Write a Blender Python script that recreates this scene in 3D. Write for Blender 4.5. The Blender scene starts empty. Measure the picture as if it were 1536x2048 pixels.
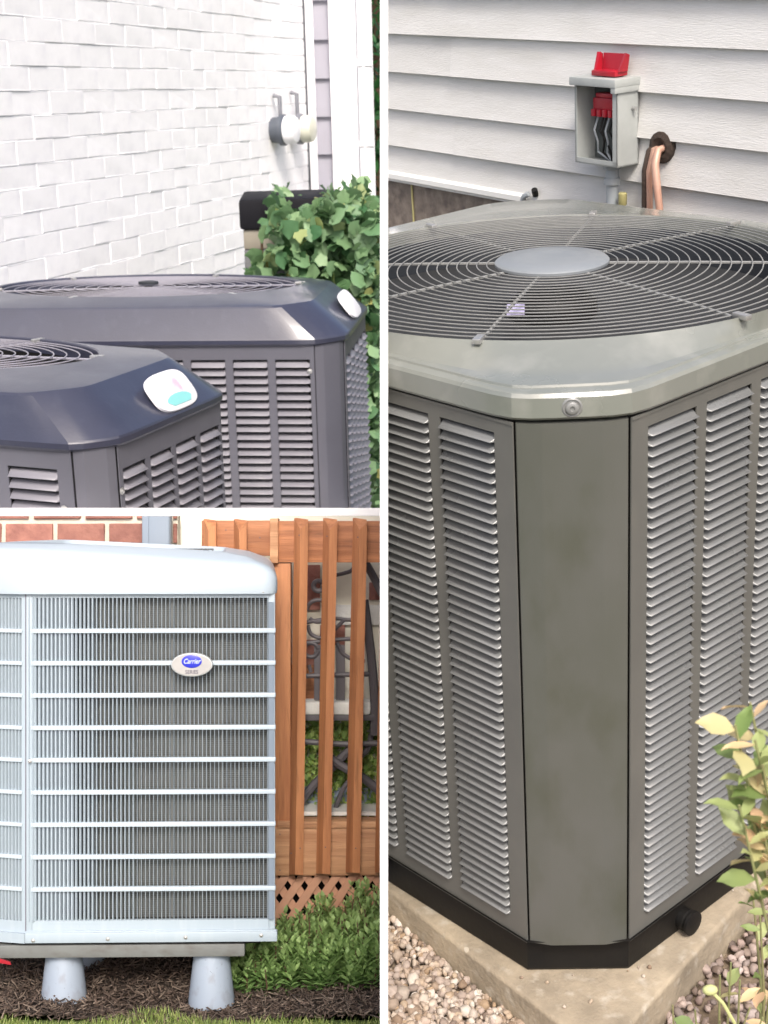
import bpy, bmesh, math, random
import numpy as np
from mathutils import Matrix, Vector
random.seed(7); rng = np.random.default_rng(7)
PI = math.pi
scene = bpy.context.scene
COL = scene.collection

# ------------------------------------------------------------------ camera, sky, sun, exposure
FPX = 2886.0
def frame(th, ro):
    F = Vector((0, math.cos(th), -math.sin(th))); R = Vector((1, 0, 0)); U = Vector((0, math.sin(th), math.cos(th)))
    R2 = R*math.cos(ro)+U*math.sin(ro); U2 = -R*math.sin(ro)+U*math.cos(ro)
    return Matrix((R2, U2, -F)).transposed()
EYE = Vector((0, 0, 1.6))
C_R = frame(.391, -.0664)
cam_d = bpy.data.cameras.new('camera'); cam = bpy.data.objects.new('camera', cam_d); COL.objects.link(cam)
cam.matrix_world = Matrix.Translation(EYE) @ C_R.to_4x4()
cam_d.sensor_fit = 'VERTICAL'; cam_d.sensor_height = 24; cam_d.lens = FPX/2048*24
cam_d.clip_start = .05; cam_d.clip_end = 2000
cam_d.dof.use_dof = True; cam_d.dof.focus_distance = 2.55; cam_d.dof.aperture_fstop = 8
scene.camera = cam

world = bpy.data.worlds.new('World'); scene.world = world; world.use_nodes = True
nt = world.node_tree; bg = nt.nodes['Background']
sky = nt.nodes.new('ShaderNodeTexSky'); sky.sky_type = 'NISHITA'; sky.sun_disc = False
SUN_EL, SUN_AZ = math.radians(54), math.radians(168)      # azimuth clockwise from +Y
sky.sun_elevation = SUN_EL; sky.sun_rotation = SUN_AZ
sky.air_density = .75; sky.dust_density = 6.0; sky.ozone_density = .5
nt.links.new(sky.outputs[0], bg.inputs[0]); bg.inputs[1].default_value = .15
sd = bpy.data.lights.new('sun', 'SUN'); sd.energy = 1.5; sd.angle = math.radians(14); sd.color = (1, .97, .92)
sun = bpy.data.objects.new('sun', sd); COL.objects.link(sun)
sdir = Vector((math.sin(SUN_AZ)*math.cos(SUN_EL), math.cos(SUN_AZ)*math.cos(SUN_EL), math.sin(SUN_EL)))
sun.rotation_euler = (-sdir).to_track_quat('-Z', 'Y').to_euler(); sun.location = sdir*20
vs = scene.view_settings
vs.view_transform = 'Standard'; vs.look = 'None'; vs.gamma = 1; vs.exposure = .85; vs.use_curve_mapping = False

# ------------------------------------------------------------------ the three yards share one camera: frame matrices
KU = 1.5
MR = Matrix.Translation(EYE)
def yard(th, ro): return Matrix.Translation(EYE) @ (C_R @ frame(th, ro).transposed()).to_4x4()
YARD = {'R': (MR, 1.0), 'U': (yard(.2833, -.023), KU), 'L': (yard(0, 0), 1.0), 'W': (Matrix.Identity(4), 1.0)}
CAM4 = cam.matrix_world.copy()

# ------------------------------------------------------------------ materials
def mat(name, col, rough=.5, metal=0, col2=None, nscale=8, namt=.5, bump=0, bscale=60, rnd=0, spec=.5, detail=4, stretch=None, coat=0, coords='Object', dots=None, lo=.35, hi=.65):
    m = bpy.data.materials.new(name); m.use_nodes = True; t = m.node_tree; N = t.nodes; Lk = t.links
    b = N['Principled BSDF']; b.inputs['Roughness'].default_value = rough; b.inputs['Metallic'].default_value = metal
    b.inputs['Specular IOR Level'].default_value = spec
    if coat: b.inputs['Coat Weight'].default_value = coat; b.inputs['Coat Roughness'].default_value = .15
    tc = N.new('ShaderNodeTexCoord'); mp = N.new('ShaderNodeMapping'); Lk.new(tc.outputs[coords], mp.inputs[0])
    if stretch: mp.inputs['Scale'].default_value = stretch
    oi = N.new('ShaderNodeObjectInfo')
    va = N.new('ShaderNodeVectorMath'); va.operation = 'ADD'; Lk.new(mp.outputs[0], va.inputs[0])
    sc = N.new('ShaderNodeVectorMath'); sc.operation = 'SCALE'; sc.inputs[0].default_value = (7, 13, 5); Lk.new(oi.outputs['Random'], sc.inputs['Scale'])
    Lk.new(sc.outputs[0], va.inputs[1]); vec = va.outputs[0]
    c2 = col2 or tuple(c*.75 for c in col)
    nz = N.new('ShaderNodeTexNoise'); nz.inputs['Scale'].default_value = nscale; nz.inputs['Detail'].default_value = detail; nz.inputs['Roughness'].default_value = .6
    Lk.new(vec, nz.inputs['Vector'])
    rp = N.new('ShaderNodeMapRange'); rp.inputs[1].default_value = lo; rp.inputs[2].default_value = hi; rp.inputs[3].default_value = 0; rp.inputs[4].default_value = namt
    Lk.new(nz.outputs[0], rp.inputs[0])
    mx = N.new('ShaderNodeMix'); mx.data_type = 'RGBA'; Lk.new(rp.outputs[0], mx.inputs[0])
    mx.inputs[6].default_value = (*col, 1); mx.inputs[7].default_value = (*c2, 1); out = mx.outputs[2]
    if rnd:
        hs = N.new('ShaderNodeHueSaturation'); mr = N.new('ShaderNodeMapRange'); Lk.new(oi.outputs['Random'], mr.inputs[0])
        mr.inputs[3].default_value = 1-rnd; mr.inputs[4].default_value = 1+rnd; Lk.new(mr.outputs[0], hs.inputs['Value']); Lk.new(out, hs.inputs['Color']); out = hs.outputs[0]
    if dots:   # scattered specks of another colour (scale, colour, size)
        vo = N.new('ShaderNodeTexVoronoi'); vo.inputs['Scale'].default_value = dots[0]; Lk.new(vec, vo.inputs['Vector'])
        lt = N.new('ShaderNodeMath'); lt.operation = 'LESS_THAN'; lt.inputs[1].default_value = dots[2]; Lk.new(vo.outputs['Distance'], lt.inputs[0])
        m3 = N.new('ShaderNodeMix'); m3.data_type = 'RGBA'; Lk.new(lt.outputs[0], m3.inputs[0]); Lk.new(out, m3.inputs[6]); m3.inputs[7].default_value = (*dots[1], 1); out = m3.outputs[2]
    Lk.new(out, b.inputs['Base Color'])
    rr = N.new('ShaderNodeMapRange'); rr.inputs[3].default_value = max(rough-.08, .02); rr.inputs[4].default_value = min(rough+.12, 1); Lk.new(nz.outputs[0], rr.inputs[0]); Lk.new(rr.outputs[0], b.inputs['Roughness'])
    if bump:
        n2 = N.new('ShaderNodeTexNoise'); n2.inputs['Scale'].default_value = bscale; n2.inputs['Detail'].default_value = 5; Lk.new(vec, n2.inputs['Vector'])
        bp = N.new('ShaderNodeBump'); bp.inputs['Strength'].default_value = min(1, bump); bp.inputs['Distance'].default_value = .004; Lk.new(n2.outputs[0], bp.inputs['Height']); Lk.new(bp.outputs[0], b.inputs['Normal'])
    return m
def leafmat(name, c1, c2, c3=None, trans=.25, rough=.5, attr=True, th=.93):
    m = bpy.data.materials.new(name); m.use_nodes = True; t = m.node_tree; N = t.nodes; Lk = t.links; b = N['Principled BSDF']
    b.inputs['Roughness'].default_value = rough
    at = N.new('ShaderNodeAttribute'); at.attribute_name = 'tint'
    cr = N.new('ShaderNodeValToRGB'); cr.color_ramp.elements[0].color = (*c1, 1); cr.color_ramp.elements[1].color = (*c2, 1)
    if c3: e = cr.color_ramp.elements.new(th); e.color = (*c2, 1); cr.color_ramp.elements[-1].color = (*c3, 1)
    if attr: Lk.new(at.outputs['Fac'], cr.inputs[0])
    else:
        oi = N.new('ShaderNodeObjectInfo'); Lk.new(oi.outputs['Random'], cr.inputs[0])
    Lk.new(cr.outputs[0], b.inputs['Base Color'])
    tr = N.new('ShaderNodeBsdfTranslucent'); Lk.new(cr.outputs[0], tr.inputs[0]); ms = N.new('ShaderNodeMixShader'); ms.inputs[0].default_value = trans
    Lk.new(b.outputs[0], ms.inputs[1]); Lk.new(tr.outputs[0], ms.inputs[2]); Lk.new(ms.outputs[0], N['Material Output'].inputs[0])
    return m
M = dict(
    white_board=mat('white_board', (.9, .9, .9), .5, namt=.06),
    # right yard
    r_paint=mat('olive_grey_paint', (.118, .119, .109), .34, col2=(.095, .096, .089), nscale=5, namt=.7, bump=.05, bscale=500, spec=.5),
    r_corner=mat('corner_paint', (.098, .100, .093), .30, col2=(.080, .084, .072), nscale=5, namt=1, bump=.04, bscale=500, stretch=(1, 1, .6)),
    r_cap=mat('cap_paint', (.185, .195, .175), .24, col2=(.155, .168, .148), nscale=5, namt=.8, bump=.03, bscale=300, spec=.8, coat=.5),
    r_slat=mat('slat_paint', (.158, .163, .163), .24, col2=(.13, .135, .135), nscale=9, spec=.6),
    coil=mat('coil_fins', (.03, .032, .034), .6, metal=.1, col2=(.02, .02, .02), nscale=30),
    coil_light=mat('aluminium_fins', (.30, .31, .32), .4, metal=.4, col2=(.2, .2, .21), nscale=60, stretch=(1, 1, .05)),
    dark=mat('black_plastic', (.0045, .0045, .0045), .55, spec=.3, col2=(.012, .010, .008), nscale=12, namt=.6, bump=.1, bscale=90),
    shroud=mat('shroud_metal', (.022, .026, .032), .4, metal=.2, nscale=4, namt=.5),
    wire=mat('coated_wire', (.21, .215, .21), .35, nscale=30, spec=.6),
    hub=mat('hub_disc', (.23, .25, .265), .42, metal=.2, col2=(.19, .215, .235), nscale=6, namt=.8),
    blade=mat('fan_blade', (.05, .055, .06), .4, metal=.5),
    sticker=mat('sticker_paper', (.45, .42, .62), .6, namt=.2),
    siding=mat('vinyl_siding', (.61, .605, .585), .45, col2=(.55, .545, .52), nscale=5, namt=.8, bump=.35, bscale=60, stretch=(1, 1, 9), rnd=.02),
    trim=mat('siding_trim', (.70, .70, .67), .4, namt=.15),
    found=mat('foundation_concrete', (.20, .165, .135), .9, col2=(.11, .09, .075), nscale=25, namt=1, bump=1, bscale=60),
    pad=mat('concrete_pad', (.34, .285, .205), .85, col2=(.22, .185, .135), nscale=9, namt=1, bump=.6, bscale=120, dots=(14, (.40, .36, .29), .09)),
    box=mat('galvanised_box', (.38, .40, .39), .5, metal=.1, col2=(.30, .32, .31), nscale=16, namt=.6),
    boxin=mat('box_interior', (.07, .08, .078), .6, namt=.6, nscale=12),
    red=mat('red_plastic', (.36, .008, .02), .35, col2=(.24, .005, .015), nscale=20, namt=.6),
    pvc=mat('grey_conduit', (.30, .33, .35), .5, namt=.2),
    copper=mat('copper_pipe', (.52, .33, .25), .45, metal=.25, col2=(.45, .2, .13), nscale=20),
    foam=mat('dark_insulation', (.045, .03, .022), .9, bump=.8, bscale=150),
    steel=mat('zinc_screw', (.45, .45, .44), .35, metal=.7, namt=.2),
    gasket=mat('brass_fitting', (.35, .32, .14), .5, namt=.4),
    # upper left yard
    u_body=mat('charcoal_paint', (.100, .100, .120), .45, col2=(.086, .086, .104), nscale=4, namt=.7, bump=.05, bscale=300),
    u_slat=mat('charcoal_slat', (.215, .21, .235), .38, col2=(.19, .185, .21), nscale=6),
    u_cap=mat('charcoal_cap', (.030, .033, .058), .40, col2=(.023, .025, .046), nscale=5, namt=.8, bump=.12, bscale=160, spec=.6, coat=.6),
    u_wire=mat('guard_wire', (.38, .37, .42), .3, metal=.3, namt=.3),
    brickpaint=mat('white_painted_brick', (.89, .89, .90), .55, col2=(.83, .83, .84), nscale=10, namt=.6, bump=.35, bscale=35, rnd=.015),
    mortarpaint=mat('painted_mortar', (.86, .86, .87), .7, col2=(.76, .76, .79), nscale=14, namt=.8, bump=.6, bscale=50),
    u_white=mat('white_trim', (.85, .85, .88), .45, namt=.08),
    u_sid=mat('lilac_grey_siding', (.32, .315, .365), .5, col2=(.29, .285, .33), nscale=5),
    u_pipe=mat('grey_conduit_pipe', (.17, .175, .20), .5, namt=.3),
    meterdark=mat('meter_dark', (.10, .115, .14), .4, metal=.2, namt=.4),
    metercream=mat('meter_cream', (.62, .62, .52), .4, namt=.4, nscale=20),
    lid=mat('black_lid', (.007, .007, .010), .7, namt=.3, spec=.2),
    tan=mat('tan_panel', (.26, .235, .19), .6, namt=.4),
    grey=mat('grey_panel', (.13, .135, .14), .6, namt=.4),
    badge=mat('badge_white', (.80, .80, .84), .35, namt=.1),
    pink=mat('badge_pink', (.66, .42, .52), .4, col2=(.80, .76, .80), nscale=28, namt=1),
    teal=mat('badge_teal', (.22, .56, .56), .4, namt=.2),
    # lower left yard
    l_paint=mat('pale_blue_grey_paint', (.345, .41, .46), .36, col2=(.32, .38, .43), nscale=4, namt=.6, bump=.04, bscale=400, spec=.5),
    l_cap=mat('pale_cap', (.43, .50, .55), .33, col2=(.40, .46, .51), nscale=3, namt=.6, bump=.03, bscale=200, spec=.6),
    l_edge=mat('slate_blue_strip', (.17, .21, .26), .5, namt=.2),
    l_base=mat('base_rail_paint', (.16, .17, .165), .5, col2=(.12, .12, .115), nscale=12, namt=.8),
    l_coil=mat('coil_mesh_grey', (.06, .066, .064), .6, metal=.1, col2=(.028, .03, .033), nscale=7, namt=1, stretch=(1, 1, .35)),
    l_wire=mat('coil_wire', (.17, .18, .175), .45, metal=.3),
    cone=mat('grey_blue_cone', (.30, .35, .42), .45, col2=(.26, .31, .38), nscale=5, namt=.6, dots=(80, (.2, .22, .25), .08)),
    silver=mat('badge_silver', (.36, .35, .335), .35, metal=.3, col2=(.5, .48, .45), nscale=30, namt=.4),
    silverrim=mat('badge_rim', (.5, .52, .51), .25, metal=.5, namt=.1),
    blue=mat('badge_blue', (.02, .025, .42), .3, col2=(.03, .05, .55), nscale=20),
    ink=mat('badge_ink', (.12, .11, .14), .5, namt=.1),
    whiteink=mat('badge_white_ink', (.55, .62, .95), .5, namt=.1),
    redbrick=mat('red_brick', (.36, .165, .125), .85, col2=(.24, .105, .085), nscale=18, namt=.9, bump=1, bscale=70, rnd=.2),
    mortar=mat('cream_mortar', (.60, .56, .46), .9, col2=(.5, .46, .38), nscale=30, bump=.8, bscale=80),
    spout=mat('blue_grey_downspout', (.25, .30, .36), .45, namt=.2),
    wood=mat('stained_cedar', (.56, .245, .105), .6, col2=(.36, .14, .06), nscale=5, namt=.9, bump=.3, bscale=50, stretch=(9, 9, .7), rnd=.1, detail=6),
    woodh=mat('stained_cedar_horizontal', (.46, .19, .08), .6, col2=(.25, .095, .04), nscale=5, namt=.9, bump=.3, bscale=50, stretch=(.7, 9, 9), rnd=.1, detail=6),
    woodp=mat('pale_cedar', (.60, .34, .18), .65, col2=(.36, .17, .08), nscale=4, namt=.9, bump=.3, bscale=50, stretch=(.6, 9, 11), rnd=.06, detail=6),
    lattice=mat('lattice_wood', (.60, .33, .21), .65, col2=(.50, .26, .16), nscale=20, rnd=.08),
    iron=mat('wrought_iron', (.12, .11, .12), .5, namt=.4, nscale=15),
    cushion=mat('cushion_cloth', (.82, .82, .78), .85, col2=(.5, .5, .46), nscale=12, bump=.4, bscale=200),
    cream=mat('cream_render', (.86, .83, .72), .8, col2=(.66, .63, .50), nscale=3.2, namt=.9, bump=.3),
    deckfloor=mat('deck_edge_blue', (.30, .35, .47), .6, namt=.4),
    soil=mat('dark_soil', (.045, .03, .022), .95, col2=(.02, .014, .010), nscale=25, namt=1, bump=1, bscale=90),
    lawn=mat('lawn_soil', (.10, .14, .035), .95, col2=(.06, .09, .02), nscale=20, namt=1, bump=1, bscale=90),
    ground=mat('meadow', (.07, .09, .035), .95, col2=(.05, .06, .025), nscale=.5, namt=1, bump=1, bscale=10),
    gravelbase=mat('gravel_dust', (.22, .17, .12), .95, col2=(.12, .09, .06), nscale=30, namt=1, bump=1, bscale=90),
    weedstem=mat('green_stem', (.22, .25, .10), .7, col2=(.25, .17, .10), nscale=20),
    budyellow=mat('bud_yellow', (.52, .54, .24), .6, namt=.3),
    twig=mat('brown_stem', (.12, .07, .04), .8, namt=.6),
)
def streaks(m, col, amt, stretch=(30, 30, .8), scale=2.2, lo=.5, hi=.72):
    t = m.node_tree; N = t.nodes; b = N['Principled BSDF']; src = b.inputs['Base Color'].links[0].from_socket
    tc = N.new('ShaderNodeTexCoord'); mp = N.new('ShaderNodeMapping'); mp.inputs['Scale'].default_value = stretch; t.links.new(tc.outputs['Object'], mp.inputs[0])
    nz = N.new('ShaderNodeTexNoise'); nz.inputs['Scale'].default_value = scale; nz.inputs['Detail'].default_value = 5; t.links.new(mp.outputs[0], nz.inputs['Vector'])
    r = N.new('ShaderNodeMapRange'); r.inputs[1].default_value = lo; r.inputs[2].default_value = hi; r.inputs[3].default_value = 0; r.inputs[4].default_value = amt; t.links.new(nz.outputs[0], r.inputs[0])
    mx = N.new('ShaderNodeMix'); mx.data_type = 'RGBA'; t.links.new(r.outputs[0], mx.inputs[0]); t.links.new(src, mx.inputs[6]); mx.inputs[7].default_value = (*col, 1); t.links.new(mx.outputs[2], b.inputs['Base Color'])
streaks(M['r_corner'], (.060, .064, .045), .55, (9, 9, 5), 1.6, .5, .7)
streaks(M['r_paint'], (.14, .137, .122), .4, (9, 9, 5)); streaks(M['r_cap'], (.28, .285, .26), .5, (8, 8, 8), 2, .5, .75); streaks(M['pad'], (.17, .14, .10), .6, (9, 9, 9), 2, .52, .75); streaks(M['pad'], (.45, .42, .36), .5, (22, 22, 22), 2, .55, .75)
streaks(M['l_paint'], (.42, .47, .50), .4, (25, 25, 1)); streaks(M['cone'], (.16, .14, .12), .6, (20, 20, 12), 2, .56, .8); streaks(M['l_base'], (.09, .08, .07), .7, (10, 10, 20), 2)
streaks(M['brickpaint'], (.70, .70, .74), .6, (5, 5, 5), 2, .5, .8); streaks(M['siding'], (.48, .47, .43), .5, (3, 3, 10), 2, .52, .8); streaks(M['found'], (.30, .25, .20), .6, (14, 14, 14), 2)
streaks(M['wood'], (.20, .08, .035), .55, (30, 30, 3), 3, .58, .75); streaks(M['woodp'], (.26, .12, .06), .7, (3, 30, 40), 3, .55, .72); streaks(M['woodh'], (.15, .06, .03), .7, (3, 30, 40), 3, .55, .72)
streaks(M['u_cap'], (.055, .06, .085), .4, (9, 9, 9), 2, .55, .8)
def tintmat(name, cols, rough=.8, bump=.3):
    m = bpy.data.materials.new(name); m.use_nodes = True; t = m.node_tree; N = t.nodes; b = N['Principled BSDF']; b.inputs['Roughness'].default_value = rough
    at = N.new('ShaderNodeAttribute'); at.attribute_name = 'tint'; cr = N.new('ShaderNodeValToRGB'); el = cr.color_ramp.elements
    el[0].color = (*cols[0], 1); el[1].color = (*cols[-1], 1)
    for i, c in enumerate(cols[1:-1]): e = el.new((i+1)/(len(cols)-1)); e.color = (*c, 1)
    tc = N.new('ShaderNodeTexCoord'); nz = N.new('ShaderNodeTexNoise'); nz.inputs['Scale'].default_value = 120; t.links.new(tc.outputs['Object'], nz.inputs['Vector'])
    mx = N.new('ShaderNodeMix'); mx.data_type = 'RGBA'; mx.blend_type = 'MULTIPLY'; mx.inputs[0].default_value = .5
    t.links.new(at.outputs['Fac'], cr.inputs[0]); t.links.new(cr.outputs[0], mx.inputs[6]); t.links.new(nz.outputs[0], mx.inputs[7]); t.links.new(mx.outputs[2], b.inputs['Base Color'])
    return m
M['stones'] = tintmat('pebbles', [(.44, .34, .24), (.62, .52, .43), (.26, .18, .12), (.70, .64, .57), (.38, .27, .17), (.52, .43, .37), (.18, .13, .10)])
M['dstones'] = tintmat('pebbles_dark', [(.40, .31, .25), (.20, .15, .12), (.48, .38, .33), (.12, .09, .075), (.55, .46, .42), (.28, .2, .17)])
M['mulch'] = tintmat('mulch_chips', [(.075, .048, .035), (.15, .105, .08), (.04, .026, .02), (.26, .20, .155), (.09, .06, .045), (.055, .036, .027)])
M['grass'] = leafmat('grass_blades', (.14, .22, .05), (.36, .42, .13), (.55, .48, .28), .3)
M['ivy'] = leafmat('ivy_leaves', (.06, .17, .07), (.27, .42, .22), (.40, .42, .10), .3, attr=False)
M['ivymass'] = leafmat('ivy_foliage', (.05, .14, .05), (.26, .40, .20), (.38, .36, .12), .3)
M['treemass'] = leafmat('tree_foliage', (.008, .05, .012), (.03, .14, .03), None, .2)
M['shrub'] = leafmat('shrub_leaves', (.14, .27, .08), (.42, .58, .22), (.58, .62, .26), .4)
M['sunbush'] = leafmat('sunlit_bush', (.22, .38, .10), (.55, .68, .22), (.75, .72, .25), .3)
M['weed'] = leafmat('weed_leaves', (.18, .27, .08), (.42, .46, .20), (.78, .52, .32), .3, attr=False, th=.55)

# ------------------------------------------------------------------ mesh helpers
class MB:
    def __init__(s): s.v = []; s.f = []
    def add(s, vs, fs, m=None):
        k = len(s.v)
        for p in vs:
            p = Vector(p)
            s.v.append(tuple(m @ p if m is not None else p))
        s.f += [tuple(i+k for i in f) for f in fs]; return s
    def box(s, a, b, m=None):
        (x0, y0, z0), (x1, y1, z1) = a, b
        return s.add([(x0, y0, z0), (x1, y0, z0), (x1, y1, z0), (x0, y1, z0), (x0, y0, z1), (x1, y0, z1), (x1, y1, z1), (x0, y1, z1)],
                     [(3, 2, 1, 0), (4, 5, 6, 7), (0, 1, 5, 4), (1, 2, 6, 5), (2, 3, 7, 6), (3, 0, 4, 7)], m)
    def bbox(s, a, b, e=.002, m=None):
        """a box with bevelled edges all round (chamfer e)"""
        bm = bmesh.new(); bmesh.ops.create_cube(bm, size=1)
        for v in bm.verts: v.co = Vector([(a[i]+b[i])/2+v.co[i]*(b[i]-a[i]) for i in range(3)])
        bmesh.ops.bevel(bm, geom=bm.edges[:], offset=e, segments=2, affect='EDGES', profile=.6)
        bm.verts.index_update(); s.add([v.co for v in bm.verts], [[v.index for v in f.verts] for f in bm.faces], m); bm.free(); return s
    def prism(s, poly, z0, z1, m=None):
        n = len(poly); return s.add([(x, y, z0) for x, y in poly]+[(x, y, z1) for x, y in poly],
            [tuple(range(n-1, -1, -1)), tuple(range(n, 2*n))]+[(i, (i+1) % n, n+(i+1) % n, n+i) for i in range(n)], m)
    def loft(s, rings, cap0=False, cap1=False, closed=True, m=None):
        n = len(rings[0]); vs = [p for r in rings for p in r]; fs = []
        for j in range(len(rings)-1):
            for i in range(n if closed else n-1):
                k = (i+1) % n; fs.append((j*n+i, j*n+k, (j+1)*n+k, (j+1)*n+i))
        if cap0: fs.append(tuple(range(n-1, -1, -1)))
        if cap1: fs.append(tuple(range((len(rings)-1)*n, len(rings)*n)))
        return s.add(vs, fs, m)
    def lathe(s, prof, n=32, m=None, cap0=True, cap1=True):
        return s.loft([[(r*math.cos(2*PI*i/n), r*math.sin(2*PI*i/n), z) for i in range(n)] for r, z in prof], cap0, cap1, m=m)
    def tube(s, pts, r, n=8, m=None, closed=False):
        pts = [Vector(p) for p in pts]; L = len(pts); rr = r if isinstance(r, (list, tuple)) else [r]*L; rings = []; up = None
        for i, p in enumerate(pts):
            a = pts[(i-1) % L] if (closed or i > 0) else p; b = pts[(i+1) % L] if (closed or i < L-1) else p
            t = (b-a).normalized()
            if up is None: up = Vector((0, 0, 1)) if abs(t.z) < .9 else Vector((1, 0, 0))
            x = up-t*up.dot(t)
            if x.length < 1e-6: x = t.orthogonal()
            x.normalize(); up = x; y = t.cross(x)
            rings.append([p+(x*math.cos(2*PI*k/n)+y*math.sin(2*PI*k/n))*rr[i] for k in range(n)])
        if closed: rings.append(rings[0]); return s.loft(rings, m=m)
        return s.loft(rings, True, True, m=m)
SMOOTH = {}
def mkmesh(name, mb, K=1.0, smooth=True, ang=40):
    me = bpy.data.meshes.new(name); v = [(x*K, y*K, z*K) for x, y, z in mb.v] if K != 1 else mb.v
    me.from_pydata(v, [], mb.f); me.update()
    if smooth:
        me.polygons.foreach_set('use_smooth', [True]*len(me.polygons)); me.set_sharp_from_angle(angle=math.radians(ang))
    return me
CUR = ['W']                      # the yard being built
def setp(o, label=None, cat=None, group=None, kind=None):
    if label: o['label'] = label
    if cat: o['category'] = cat
    if group: o['group'] = group
    if kind: o['kind'] = kind
def place(o, loc=(0, 0, 0), rotz=0, parent=None, rot=None):
    Mx, K = YARD[o['yard']] if 'yard' in o else YARD[CUR[0]]
    R = rot if rot is not None else Matrix.Rotation(rotz, 4, 'Z')
    T = Matrix.Translation(Vector(loc)*K) @ R
    if parent is not None: o.parent = parent; o.matrix_basis = T
    else: o.matrix_world = Mx @ T
REG = {}
def thing(name, label, cat, loc=(0, 0, 0), rotz=0, group=None, rot=None):
    o = bpy.data.objects.new(name, None); COL.objects.link(o); o.empty_display_size = .1
    place(o, loc, rotz, rot=rot); setp(o, label, cat, group); REG[o.name] = CUR[0]; return o
def obj(name, mb, m, parent=None, loc=(0, 0, 0), rotz=0, rot=None, smooth=True, ang=40, mesh=None, **kw):
    K = YARD[CUR[0]][1]
    me = mesh or mkmesh(name, mb, K, smooth, ang)
    if not mesh: me.materials.append(M[m] if isinstance(m, str) else m)
    o = bpy.data.objects.new(name, me); COL.objects.link(o); place(o, loc, rotz, parent, rot); setp(o, **kw); REG[o.name] = CUR[0]; return o
def mesh_of(name, mb, m, smooth=True, ang=40):
    me = mkmesh(name, mb, YARD[CUR[0]][1], smooth, ang); me.materials.append(M[m]); return me
def batch(name, tv, tf, mats4, m, parent=None, tint=None, jit=None, smooth=True, **kw):
    """many copies of one template joined in ONE mesh; mats4: (n,3,4)"""
    K = YARD[CUR[0]][1]; tv = np.asarray(tv, float); n = len(mats4); nv = len(tv)
    V = np.einsum('nij,vj->nvi', mats4[:, :, :3], tv)
    if jit is not None: V = np.einsum('nij,nvj->nvi', mats4[:, :, :3], tv[None]*(1+jit))
    V = (V+mats4[:, None, :, 3]).reshape(-1, 3)*K
    F = np.asarray(tf, int); fl = F.shape[1]; allf = (F[None]+(np.arange(n)*nv)[:, None, None]).reshape(-1)
    me = bpy.data.meshes.new(name); me.vertices.add(len(V)); me.vertices.foreach_set('co', V.reshape(-1).astype(np.float32))
    me.loops.add(len(allf)); me.loops.foreach_set('vertex_index', allf.astype(np.int32)); nf = n*len(F)
    me.polygons.add(nf); me.polygons.foreach_set('loop_start', (np.arange(nf)*fl).astype(np.int32))
    me.update(); me.validate()
    if smooth: me.polygons.foreach_set('use_smooth', [True]*len(me.polygons))
    at = me.attributes.new('tint', 'FLOAT', 'POINT'); tn = rng.random(n) if tint is None else tint
    at.data.foreach_set('value', np.repeat(tn, nv).astype(np.float32))
    me.materials.append(M[m]); o = bpy.data.objects.new(name, me); COL.objects.link(o); place(o, parent=parent); setp(o, **kw); REG[o.name] = CUR[0]; return o
def rots(n, tilt=1.0, yaw=None):
    """random orientations; tilt 0 keeps z up"""
    a = rng.uniform(0, 2*PI, n) if yaw is None else yaw
    b = rng.normal(0, tilt, n); c = rng.normal(0, tilt, n); o = []
    ca, sa, cb, sb, cc, sc_ = np.cos(a), np.sin(a), np.cos(b), np.sin(b), np.cos(c), np.sin(c); z = np.zeros(n); i = np.ones(n)
    Rz = np.stack([np.stack([ca, -sa, z], -1), np.stack([sa, ca, z], -1), np.stack([z, z, i], -1)], 1)
    Rx = np.stack([np.stack([i, z, z], -1), np.stack([z, cb, -sb], -1), np.stack([z, sb, cb], -1)], 1)
    Ry = np.stack([np.stack([cc, z, sc_], -1), np.stack([z, i, z], -1), np.stack([-sc_, z, cc], -1)], 1)
    return Rz @ Rx @ Ry
def mats(P, R, S):
    S = np.asarray(S, float); S = S[:, None] if S.ndim == 1 else S
    return np.concatenate([R*(S[:, None, :] if S.shape[1] == 3 else S[:, :, None]), P[:, :, None]], 2)
ICO = bmesh.new(); bmesh.ops.create_icosphere(ICO, subdivisions=2, radius=1); ICO.verts.index_update()
IV = np.array([v.co[:] for v in ICO.verts]); IF = [[v.index for v in f.verts] for f in ICO.faces]; ICO.free()
# template leaf: 6 quads folded along the midrib, length 1 along +y, width .5
LV = [(0, 0, 0), (-.2, .3, .05), (0, .3, 0), (.2, .3, .05), (-.24, .6, .04), (0, .6, -.02), (.24, .6, .04), (0, 1, -.12), (-.1, .85, 0), (.1, .85, 0)]
LF = [(0, 2, 1, 1), (0, 3, 2, 2), (1, 2, 5, 4), (2, 3, 6, 5), (4, 5, 7, 8), (5, 6, 9, 7)]
LFq = [(0, 2, 1), (0, 3, 2), (1, 2, 5), (1, 5, 4), (2, 3, 6), (2, 6, 5), (4, 5, 8), (5, 7, 8), (5, 6, 9), (5, 9, 7)]
IVY = [(0, 0, 0), (-.38, .04, -.02), (-.40, .34, .05), (-.46, .58, -.03), (-.26, .74, .05), (0, 1.0, -.16), (.26, .74, .05), (.46, .58, -.05), (.40, .34, .05), (.38, .04, -.02), (0, .42, -.05)]
IVYF = [(10, 0, 9), (10, 9, 8), (10, 8, 7), (10, 7, 6), (10, 6, 5), (10, 5, 4), (10, 4, 3), (10, 3, 2), (10, 2, 1), (10, 1, 0)]

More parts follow.
